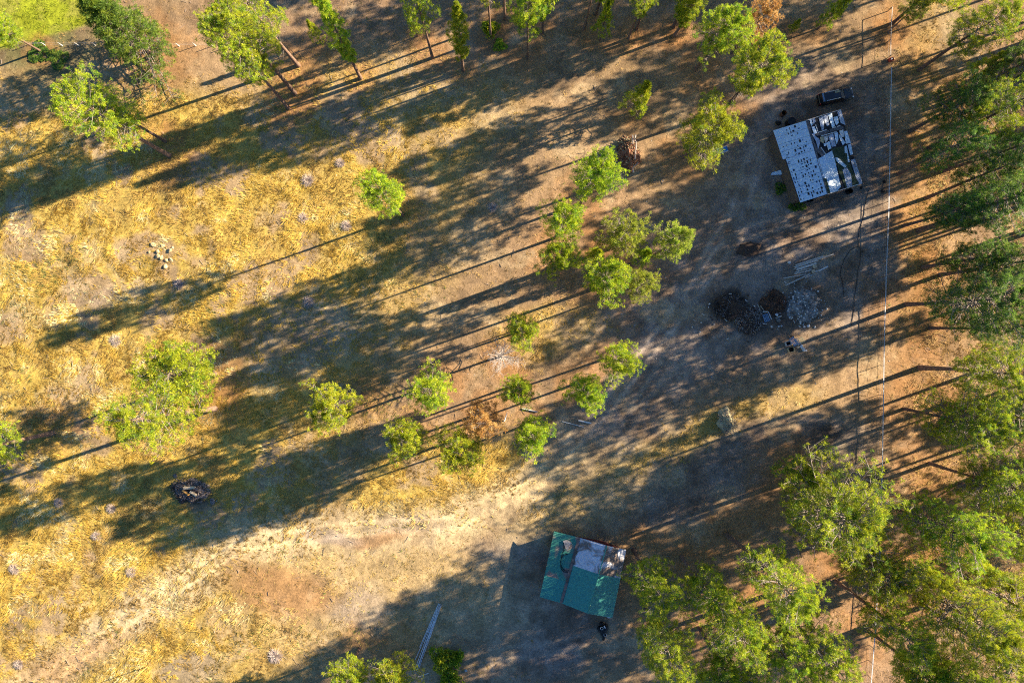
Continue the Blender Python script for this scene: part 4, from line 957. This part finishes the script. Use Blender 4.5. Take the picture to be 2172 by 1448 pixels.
# ------------------------------------------------------------------ boards, poles, pipes
def board(name, a, b, w, t, mat, label, cat, z0=.05, z1=.05, group=None):
    A, B = gp(*a, z0), gp(*b, z1); d = (B - A); L = d.length; rot = d.to_track_quat('X', 'Z').to_matrix().to_4x4()
    bm = bmesh.new(); box_bm(bm, (0, 0, 0), (L, w, t)); bmesh.ops.bevel(bm, geom=bm.edges[:], offset=min(w, t) * .12, segments=1, affect='EDGES')
    o = link(name, bm_mesh(name, bm, (mat,))); o.matrix_world = Matrix.Translation((A + B) / 2) @ rot
    return tag(o, label, cat, group)
Zb = lambda x, y: (1640 + x / 14.48, 520 + y / 14.48)
BO = [((650, 620), (1500, 345), .20, .45, 'pale long board along the top of the lumber pile'), ((600, 680), (1820, 285), .15, .38, 'longest pole sticking out right from the lumber pile'), ((640, 690), (1345, 470), .18, .34, 'third board from the top of the lumber pile'),
      ((700, 740), (1300, 555), .28, .30, 'broad brown board in the middle of the lumber pile'), ((610, 740), (780, 690), .18, .22, 'short stub end on the left of the lumber pile'), ((690, 775), (1250, 600), .14, .26, 'narrow board below the broad brown one'),
      ((830, 770), (1110, 720), .22, .30, 'short grey board lying across the middle of the lumber pile'), ((640, 850), (860, 760), .16, .18, 'stub board at the lower left of the lumber pile'), ((640, 890), (1080, 780), .16, .14, 'dark edged board low in the lumber pile'),
      ((950, 820), (1150, 760), .14, .24, 'small board near the two chunks of the lumber pile'), ((300, 1020), (985, 890), .15, .10, 'thin board pointing left from below the lumber pile'), ((355, 1240), (1120, 880), .24, .16, 'long thick beam slanting below the lumber pile'),
      ((970, 1005), (1300, 870), .18, .08, 'short board beside the slanting beam'), ((1180, 840), (1380, 780), .28, .20, 'pale thick offcut at the right of the lumber pile'), ((1390, 790), (1665, 655), .20, .12, 'whitish board leading right from the lumber pile'),
      ((700, 830), (1180, 700), .20, .16, 'dull board half buried in the lumber pile'), ((900, 480), (1200, 300), .10, .05, 'thin stick lying apart above the lumber pile')]
for a, b, w, z, lab in BO:
    board('board', Zb(*a), Zb(*b), w, .09, M['white'] if 'whitish' in lab else M['wood'], lab, 'board', z, z * .9, 'boards of the lumber pile')
for (x, y), sz, lab in (((1240, 665), (.62, .50, .40), 'rounded pale chunk on the right end of the lumber pile'), ((1200, 810), (.50, .55, .35), 'square yellowish chunk below the rounded one')):
    o = box('wood_chunk', gp(*Zb(x, y), .35), sz, M['palewood'], rz=.3, bevel=.1); tag(o, lab, 'wood chunk')
o = lump('boulder', 71, M['whitestone'], gp(*Zb(485, 530), .15), (.34, .28, .30)); tag(o, 'whitish boulder left of the lumber pile', 'boulder')
PIPES = [((935, 1281), (886, 1424)), ((931, 1279), (879, 1422)), ((933, 1280), (882, 1428)), ((930, 1280), (890, 1372)), ((928, 1290), (881, 1398)), ((934, 1284), (884, 1420)), ((936, 1283), (901, 1382)), ((927, 1296), (884, 1418))]
PL = ['rightmost pipe', 'second leftmost pipe', 'middle pipe', 'short pipe', 'leftmost pipe splaying outwards', 'pipe beside the rightmost one', 'short bright pipe on the right', 'inner pipe']
for i, ((a, b), nm) in enumerate(zip(PIPES, PL)):
    A, B = gp(*a, .10 + .05 * (i % 3)), gp(*b, .10 + .05 * (i % 2))
    tag(tube('pipe', [A, (A + B) / 2 - Vector((0, 0, .02)), B], .055, M['pipe'], n=7), nm + ' of the long pale bundle at the bottom', 'pipe', 'pipes of the long bundle')
tag(tube('pipe', [gp(887, 1435, .1), gp(909, 1427, .1)], .05, M['pipe'], n=6), 'short pale pipe below the long bundle', 'pipe')
tag(tube('pipe', [gp(1108, 866, .15), gp(1140, 873, .12)], .09, M['whitestone'], n=8), 'white pipe above the pine with dead top branches', 'pipe')
tag(tube('pipe', [gp(1227, 891, .16), gp(1254, 897, .14)], .12, M['white'], n=8), 'thick white pipe on shaded ground right of the grove', 'pipe')
tag(tube('pipe', [gp(1192, 893, .10), gp(1238, 905, .10)], .06, M['pipe'], n=7), 'thin grey pipe below the thick white pipe', 'pipe')
tag(tube('pole', [gp(313, 1412, -.4), gp(313, 1412, 4.9)], [.075, .055], M['pole'], n=8), 'upright orange wooden pole at the bottom left', 'pole')
tag(tube('birch_pole', [gp(1070, 892, .1), gp(1076, 872, 1.6)], [.09, .05], M['white'], n=7), 'leaning whitish stem below the narrow pine', 'pole')
o = box('box', gp(951, 1418, .22), (.55, .48, .4), M['white'], rz=.3, bevel=.03); tag(o, 'small white box near the bottom edge right of the pipes', 'box')
tag(lump('boulder', 88, M['whitestone'], gp(988, 1421, .12), (.25, .22, .2)), 'white boulder right of the small white box', 'boulder')
tag(tube('log', [gp(1998, 1050, .2), gp(2035, 1024, .25), gp(2062, 1030, .2)], [.10, .16, .18], M['rust'], n=8), 'reddish log lying on lit litter near the right edge', 'log')
tag(tube('branch', [gp(1818, 1012, .3), gp(1845, 1019, .35), gp(1868, 1027, .2)], [.05, .07, .08], M['deadwood'], n=6), 'pale fallen branch lying against the fence', 'branch')
tag(tube('branch', [gp(1592, 692, .1), gp(1622, 684, .12)], .05, M['deadwood'], n=5), 'thin pale branch left of the pallets', 'branch')

# ------------------------------------------------------------------ hoses on the dirt
H1 = [(1843, 400), (1838, 415), (1834, 435), (1832, 455), (1826, 475), (1821, 492), (1819, 508), (1820, 520), (1825, 530), (1825, 545), (1822, 562), (1818, 580), (1817, 598), (1812, 630), (1811, 660), (1806, 690)]
H2 = [(1820, 523), (1811, 525), (1800, 534), (1790, 550), (1784, 568), (1781, 582), (1786, 596), (1788, 612), (1790, 631)]
tag(tube('hose', [gp(*p, .05) for p in H1], .035, M['rubber'], n=5), 'long black hose winding down the dirt from the barn', 'hose')
tag(tube('hose', [gp(*p, .05) for p in H2], .035, M['rubber'], n=5), 'shorter black hose curving left from the long one', 'hose')

# ------------------------------------------------------------------ piles
def mound(name, u, v, rx, ry, h, mat, label, cat, seed, rz=0.0, amp=.25):
    p = gp(u, v); n = 22; rr = np.linspace(0, 1, 12); nz = VNoise(seed, 64); vs = [(0, 0, h)]; f = []
    for i, r in enumerate(rr[1:]):
        for k in range(n):
            a = 2 * PI * k / n; q = 1 + amp * (float(nz.fbm(math.cos(a) * 2 + 5, math.sin(a) * 2 + 5, 1.0, 2)) - .5) * 2
            z = h * (1 - r * r) ** 1.1 * (1 + amp * (float(nz.fbm(r * math.cos(a) * 4 + 9, r * math.sin(a) * 4 + 9, 1, 3)) - .5) * 2.2) - (.25 if r > .99 else 0)
            vs.append((rx * r * q * math.cos(a), ry * r * q * math.sin(a), z))
    for k in range(n): f.append((0, 1 + k, 1 + (k + 1) % n))
    for i in range(10):
        for k in range(n): a, b = 1 + i * n + k, 1 + i * n + (k + 1) % n; f.append((a, a + n, b + n, b))
    root = empty(name, p, label, cat, rz=rz); link('mound', py_mesh('mound', vs, f, (mat,), True), root); return root
def sticks(root, n, rx, ry, h, lmin, lmax, r0, mats, seed, name='sticks', flat=.5):
    """loose sticks thrown over a mound, joined per material"""
    rr = random.Random(seed)
    for mt in mats:
        bm = bmesh.new()
        for _ in range(n // len(mats)):
            a = rr.uniform(0, 2 * PI); q = math.sqrt(rr.random()); c = Vector((rx * q * math.cos(a), ry * q * math.sin(a), h * (1 - q * q) + rr.uniform(-.05, .15)))
            d = Vector((rr.gauss(0, 1), rr.gauss(0, 1), rr.gauss(0, flat))).normalized() * rr.uniform(lmin, lmax) / 2
            tube_bm(bm, [c - d, c + d], [r0 * rr.uniform(.6, 1.3), r0 * .5], 4)
        o = link(name, bm_mesh(name, bm, (mt,)), root); o['kind'] = 'stuff'
bp = mound('brush_pile', 1332, 326, 1.7, 2.9, 2.3, M['brush'], 'tall heap of reddish brush and pale logs between two pines', 'brush pile', 21, .15, .4)
sticks(bp, 420, 1.7, 2.9, 2.2, .5, 1.8, .045, [M['brush'], M['rust'], M['tan']], 3, 'sticks', .7)
for a, b, r in (((.5, -1.6, 2.2), (1.2, 1.3, 1.9), .13), ((1.0, 1.4, 1.7), (1.5, 2.6, .9), .12), ((.5, .8, 2.4), (.9, 2.5, 1.4), .09), ((.2, -2.6, .8), (1.2, -1.9, 1.1), .10)):
    tube('log', [a, b], r, M['deadwood'], bp, 7)
tag(tube('log', [gp(1342, 357, .2), gp(1343, 366, .2)], .13, M['white'], n=7), 'short white log below the tall brush heap', 'log')
b2 = mound('brush_mound', 1541, 892, 1.5, 2.2, 1.4, M['tan'], 'dry tan twig mound lit on its right side beside the wide shade', 'brush mound', 22, .3, .4)
sticks(b2, 260, 1.5, 2.2, 1.4, .4, 1.2, .03, [M['tan'], M['twig']], 4)
b3 = mound('burn_pile', 405, 1040, 3.2, 1.9, .5, M['ash'], 'burn pile of charred scraps and tan logs in the left field', 'burn pile', 23, -.1, .4)
sticks(b3, 320, 3.3, 2.0, .5, .25, 1.0, .05, [M['char'], M['char'], M['twig']], 5, 'charred_sticks')
for a, b, r, mt in (((-.9, .45, .6), (.9, .75, .6), .24, M['palewood']), ((.2, .05, .62), (1.2, -.6, .5), .24, M['palewood']), ((-1.1, .1, .55), (-.1, -.5, .6), .2, M['pole']), ((-.9, .8, .4), (-.3, .5, .6), .12, M['tan']), ((-.1, -.6, .5), (.5, .0, .65), .13, M['pole'])):
    tube('log', [a, b], r, mt, b3, 8)
for i, (u, v, s, lab) in enumerate([(386, 1062, .5, 'blackish lump of melted plastic at the lower left of the burn pile'), (430, 1035, .42, 'dark charred stump at the right of the burn pile'), (452, 1062, .55, 'grey charred heap right of the burn pile'), (372, 1008, .4, 'small ashy heap above the burn pile')]):
    tag(lump('charred_lump', 600 + i, M['char'] if i < 2 else M['ash'], gp(u, v, .12), (s, s * .8, s * .7), i), lab, 'charred lump')
b4 = mound('soil_mound', 1640, 642, 2.0, 1.8, 1.3, M['soil'], 'dark brown soil heap between the gravel heap and burnt ground', 'soil heap', 24, 0, .5)
sticks(b4, 420, 2.2, 2.0, 1.2, .3, 1.0, .03, [M['brush'], M['soil']], 6)
b5 = mound('gravel_mound', 1703, 650, 2.6, 2.9, .8, M['gravel'], 'grey gravel heap ringed with white stones', 'gravel heap', 25, 0, .55)
rr = random.Random(12); bm = bmesh.new()
for i in range(240):
    a = rr.uniform(0, 2 * PI); q = abs(rr.gauss(.80, .30)); c = Vector((2.8 * q * math.cos(a), 2.8 * q * math.sin(a), max(0, .9 * (1 - q * q)) + .03)); s = .04 + .16 * rr.random() ** 3
    bmesh.ops.create_icosphere(bm, subdivisions=1, radius=s, matrix=Matrix.Translation(c) @ Matrix.Rotation(rr.uniform(0, 6), 4, 'Z') @ Matrix.Diagonal((1, rr.uniform(.6, 1), .7, 1)))
o = link('stones', bm_mesh('stones', bm, (M['whitestone'],)), b5); o['kind'] = 'stuff'
o = lump('slab', 31, M['gravel'], (.5, .9, .7), (.9, .55, .35), .4, b5)
for u, v, s, lab in ((1706, 693, .20, 'left of two white stones below the gravel heap'), (1714, 691, .28, 'right, greyer one of two stones below the gravel heap'), (1636, 693, .20, 'lone white stone below the broken furniture'), (1651, 692, .16, 'left of two small white stones below the soil heap'), (1657, 691, .18, 'right of two small white stones below the soil heap')):
    tag(lump('boulder', int(u), M['whitestone'], gp(u, v, s * .3), (s, s * .9, s * .8)), lab, 'stone')
b6 = mound('dirt_mound', 1548, 652, 2.5, 2.0, .7, M['soil'], 'low black burnt mound left of the soil heap', 'burnt mound', 26, .2, .7)
sticks(b6, 330, 2.7, 2.2, .6, .3, 1.3, .035, [M['char'], M['twig'], M['soil']], 8, 'charred_sticks')
b7 = mound('ash_mound', 1590, 678, 2.1, 2.0, .5, M['soil'], 'lower black burnt mound beside the broken furniture', 'burnt mound', 27, .2, .7)
sticks(b7, 260, 2.4, 2.2, .45, .3, 1.2, .035, [M['char'], M['twig'], M['deadwood']], 9, 'charred_sticks')
b8 = mound('dirt_mound', 1590, 527, 2.4, 1.1, .45, M['soil'], 'flat dark dirt mound above the pale dust patch', 'dirt mound', 28, .1, .4)

# ------------------------------------------------------------------ pallets and broken furniture
def pallet(u, v, ang, sx, sy, mat, label, n=5, z=.0, tilt=0.0, name='pallet'):
    root = empty(name, gp(u, v, z + .05), label, 'pallet', 'pallets on the dirt', math.radians(ang)); root.rotation_euler[0] = tilt
    for i in range(3): box('runner', (-sx / 2 + .05 + i * (sx - .1) / 2, 0, .06), (.09, sy, .10), mat, root)
    for i in range(n): box('slat', (0, -sy / 2 + .06 + i * (sy - .12) / (n - 1), .125), (sx, (sy / n) * .72, .025), mat, root)
    return root
def crate_open(u, v, ang, s, mat, label, h=.5, name='open_crate', cat='crate'):
    root = empty(name, gp(u, v, .03), label, cat, None, math.radians(ang))
    for k in (-1, 1):
        box('side', (k * s[0] / 2, 0, h / 2), (.05, s[1], h), mat, root); box('side', (0, k * s[1] / 2, h / 2), (s[0] - .06, .05, h), mat, root)
    box('bottom', (0, 0, .03), (s[0] - .06, s[1] - .06, .04), M['dark_inside'], root); return root
pallet(1681, 724, -52, 1.5, .75, M['bluepaint'], 'faded blue slatted panel in the pallet cluster', 4, .35, .25)
pallet(1699, 721, -55, 1.0, .75, M['tan'], 'sunlit tan pallet at the right of the cluster', 5, .15, .2)
pallet(1690, 724, -55, 1.15, .5, M['wood'], 'narrow grey pallet between the blue and tan ones', 3, .2, .3)
crate_open(1670, 728, 15, (.85, .65), M['rail'], 'open grey crate at the left of the pallet cluster')
crate_open(1676, 741, 20, (.95, .8), M['tan'], 'dark open crate with pale edge below the grey crate', .45)
for i, (u, v, s, mt, lab) in enumerate([(1692, 736, .26, 'palewood', 'tan chunk below the pallets'), (1699, 734, .34, 'white', 'upper white rubble piece by the pallets'), (1703, 741, .36, 'whitestone', 'middle white rubble piece by the pallets'), (1709, 743, .2, 'white', 'small white rubble piece farthest right of the pallets')]):
    tag(lump('rubble', 700 + i, M[mt], gp(u, v, s * .35), (s * 1.2, s * .8, s * .7), i, sub=1), lab, 'rubble')
pallet(1624, 674, -70, 1.25, .85, M['bluepaint'], 'bluish slatted bed frame against the soil heap', 4, .1, .15, 'bed_frame')
board('board', (1627, 661), (1635, 677), .14, .08, M['rail'], 'pale rail right of the slatted bed frame', 'board', .45, .25)
board('board', (1611, 648), (1618, 657), .12, .08, M['palewood'], 'short tan board above the slatted bed frame', 'board', .35, .3)
board('board', (1616, 661), (1626, 661), .16, .10, M['wood'], 'crosswise board at the head of the slatted bed frame', 'board', .45, .45)
o = slab_poly('sheet', [gp(1641.5, 667, .35), gp(1646, 663, .4), gp(1649.5, 667, .35), gp(1647, 671, .3)], .03, M['white']); tag(o, 'small bright white sheet below the soil heap', 'sheet')
o = lump('rubble', 731, M['gravel'], gp(1650, 679, .2), (.45, .35, .35), sub=1); tag(o, 'grey lump below the bright white sheet', 'lump')
# blue chair under the big pine
ch = empty('lounge_chair', gp(1526, 320), 'bright blue lounge chair with white frame at the edge of a round pine', 'chair', rz=math.radians(15))
for s in (-1, 1): tube('frame', [(-.95, s * .42, .35), (.15, s * .42, .38), (.85, s * .42, .75)], .045, M['white'], ch, 6)
for x, zz in ((-.85, .35), (.15, .38)):
    for s in (-1, 1): tube('leg', [(x, s * .42, 0), (x, s * .42, zz)], .035, M['white'], ch, 6)
slab_poly('seat', [(-.92, -.38, .36), (-.92, .38, .36), (.05, .38, .38), (.05, -.38, .38)], .03, M['bluefab'], ch)
slab_poly('backrest', [(.2, -.38, .42), (.2, .38, .42), (.82, .38, .74), (.82, -.38, .74)], .03, M['bluefab'], ch)
ch.location = gp(1530, 320)

# ------------------------------------------------------------------ rocks, low grey shrubs, leafy bushes
rk = [rock_mesh('rock', 40 + i, M['strawrock'], 2, .45, .75) for i in range(3)]
for i, (u, v, s, lab) in enumerate([(327, 520, .5, 'pale greenish rock at the top left of the rock cluster'), (336, 534, .45, 'rock in the centre left of the rock cluster'), (346, 522, .42, 'rock at the top of the rock cluster'), (360, 532, .5, 'rock at the right of the rock cluster'), (367, 526, .3, 'small rock at the upper right of the rock cluster'),
     (335, 544, .5, 'yellow rock at the centre of the rock cluster'), (344, 546, .4, 'low yellow rock at the middle bottom of the rock cluster'), (354, 552, .4, 'whitish rock above the lowest one of the cluster'), (353, 565, .45, 'lowest whitest rock of the rock cluster'), (364, 552, .38, 'rock at the lower right of the rock cluster'), (318, 535, .3, 'small rock at the left edge of the rock cluster')]):
    o = link('rock', rk[i % 3]); o.location = gp(u, v, s * .05); o.scale = (s * .85, s * .7, s * .7); o.rotation_euler = (0, 0, i * 1.3); tag(o, lab, 'rock', 'rocks of the field cluster')
M['shrub'] = mat_noise('pinkish_grey_twigs', (0.44, 0.36, 0.31), (0.66, 0.56, 0.50), 5.0, 0.95)
def twig_dome(seed, n=420, up=.5):
    rng = np.random.default_rng(seed); a = rng.uniform(0, 2 * PI, n); t = rng.uniform(0, 1, n) ** .6
    d = np.stack([np.cos(a) * t, np.sin(a) * t, np.sqrt(1 - .96 * t * t) * up], -1)
    p0 = d * .12; p1 = d * rng.uniform(.75, 1.1, n)[:, None]
    v1, f1 = tubes_np(p0, p1, np.full(n, .022), np.full(n, .010), 3); return np_mesh('twigs', v1, f1, (M['shrub'],))
td = [twig_dome(i) for i in range(3)]
SH = [(653, 383, 17, 'grey round shrub in gold grass left of the solitary pine'), (643, 463, 14, 'grey shrub with dark centre below left of the solitary pine'), (735, 479, 14, 'grey shrub just above the solitary pine trunk shadow'), (721, 346, 13, 'dim grey shrub above left of the solitary pine'),
      (245, 722, 15, 'grey shrub above the big left pair of pines'), (380, 603, 14, 'grey shrub inside the long crown shadow of the left field'), (280, 1212, 14, 'grey shrub at the lower shade edge of the left field'), (585, 1390, 19, 'largest grey shrub near the bottom edge'),
      (236, 1078, 13, 'bluish shrub in shade left of the burn pile'), (124, 1066, 13, 'bluish shrub in shade at the far left'), (30, 1206, 14, 'grey shrub at the left edge below the shade'), (205, 1136, 13, 'bluish shrub in the lowest shade band of the left field'), (40, 1408, 14, 'grey shrub in the bottom left corner'), (1045, 440, 13, 'dim grey shrub in shade left of the middle grove'), (655, 640, 16, 'grey shrub where gold grass meets the central shade')]
for i, (u, v, r, lab) in enumerate(SH):
    o = empty('shrub', gp(u, v), lab, 'shrub', 'low grey shrubs', i * 1.1); s = r / PPM; o.scale = (s, s, s * .55); k = link('twigs', td[i % 3], o); k['kind'] = 'stuff'
def leafy(seed, pal, n=150):
    rng = np.random.default_rng(seed); a = rng.uniform(0, 2 * PI, n); t = rng.uniform(0, 1, n) ** .5; r = 1 + .3 * np.sin(3 * a + seed)
    c = np.stack([np.cos(a) * t * r, np.sin(a) * t * r, .25 + .75 * np.sqrt(np.clip(1 - t * t, 0, 1)) * rng.uniform(.5, 1, n)], -1)
    d = c / np.linalg.norm(c, axis=1, keepdims=True); cols = pal[rng.choice(4, n)] * rng.uniform(.8, 1.2, (n, 1))
    v, f, cc = blades_np(c, d, rng.uniform(.22, .36, n), .42, 10, rng, .6, cols); leaves = np_mesh('leaves', v, f, (M['needle'],), cc)
    v2, f2 = tubes_np(np.zeros((20, 3)) - np.array([0, 0, .1]), c[:20] * .9, np.full(20, .03), np.full(20, .012), 3); return leaves, np_mesh('stems', v2, f2, (M['twig'],))
lf = [leafy(1, GREEN), leafy(2, GREEN), leafy(3, SPRUCE), leafy(4, SPRUCE), leafy(5, SPRUCE * .6, 110)]
BU = [(940, 1394, 24, 1.6, 0, 'bright leafy bush between pipe bundle and dirt drive'), (968, 1392, 16, 1.2, 1, 'thin leafy bush right of the bright bush by the pipes'), (957, 1440, 24, 1.5, 1, 'dark leafy bush at the bottom edge below the white box'),
     
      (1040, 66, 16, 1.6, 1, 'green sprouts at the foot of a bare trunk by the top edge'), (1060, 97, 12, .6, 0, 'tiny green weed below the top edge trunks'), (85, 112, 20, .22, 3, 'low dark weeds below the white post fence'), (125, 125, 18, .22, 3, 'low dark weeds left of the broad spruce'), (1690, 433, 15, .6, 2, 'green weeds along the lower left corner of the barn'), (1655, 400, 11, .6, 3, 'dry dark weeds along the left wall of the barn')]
for i, (u, v, r, h, k, lab) in enumerate(BU):
    o = empty('bush', gp(u, v), lab, 'bush', 'leafy bushes', i * .9); s = r / PPM; o.scale = (s, s, h)
    q = link('leaves', lf[k][0], o); q['kind'] = 'stuff'; q = link('stems', lf[k][1], o); q['kind'] = 'stuff'

# scattered pale pebbles and litter on the trodden dirt
rr = random.Random(31); bm = bmesh.new()
for _ in range(420):
    u, v = (rr.gauss(1600, 260), rr.gauss(620, 210)) if rr.random() < .6 else (rr.uniform(20, 2150), rr.uniform(20, 1430))
    c = gp(u, v, .02); s = rr.uniform(.03, .085)
    bmesh.ops.create_icosphere(bm, subdivisions=1, radius=s, matrix=Matrix.Translation(c) @ Matrix.Rotation(rr.uniform(0, 6), 4, 'Z') @ Matrix.Diagonal((1.3, rr.uniform(.6, 1), .6, 1)))
tag(link('pebbles', bm_mesh('pebbles', bm, (M['whitestone'],))), 'pale pebbles scattered over the trodden dirt', 'pebbles', kind='stuff')
# dead sticks and cones strewn over the field and under the trees
bm = bmesh.new()
for _ in range(1500):
    u, v = rr.uniform(0, 2172), rr.uniform(0, 1448)
    if u < 200 and v < 100: continue
    a = gp(u, v, .05); th = rr.uniform(0, 6.28); l = rr.uniform(.2, 1.1); b = a + Vector((math.cos(th) * l, math.sin(th) * l, rr.uniform(0, .08)))
    tube_bm(bm, [a, b], rr.uniform(.012, .03), 3)
tag(link('fallen_sticks', bm_mesh('fallen_sticks', bm, (M['twig'],))), 'small dead sticks strewn over field and wood floor', 'sticks', kind='stuff')

# scrap strewn round the burnt mounds
for mt, n_, nm, lab in ((M['wood'], 46, 'pale_scraps', 'pale splinters and scraps strewn round the burnt mounds'), (M['soil'], 60, 'dark_scraps', 'dark clods and scraps strewn round the burnt mounds')):
    bm = bmesh.new()
    for _ in range(n_):
        u, v = rr.gauss(1600, 52), rr.gauss(662, 24); a = rr.uniform(0, 3.14)
        box_bm(bm, gp(u, v, rr.uniform(.03, .2)), (rr.uniform(.15, .75), rr.uniform(.06, .22), rr.uniform(.03, .12)), rot=Matrix.Rotation(a, 4, 'Z') @ Matrix.Rotation(rr.uniform(-.4, .4), 4, 'Y'))
    tag(link(nm, bm_mesh(nm, bm, (mt,))), lab, 'scraps', kind='stuff')
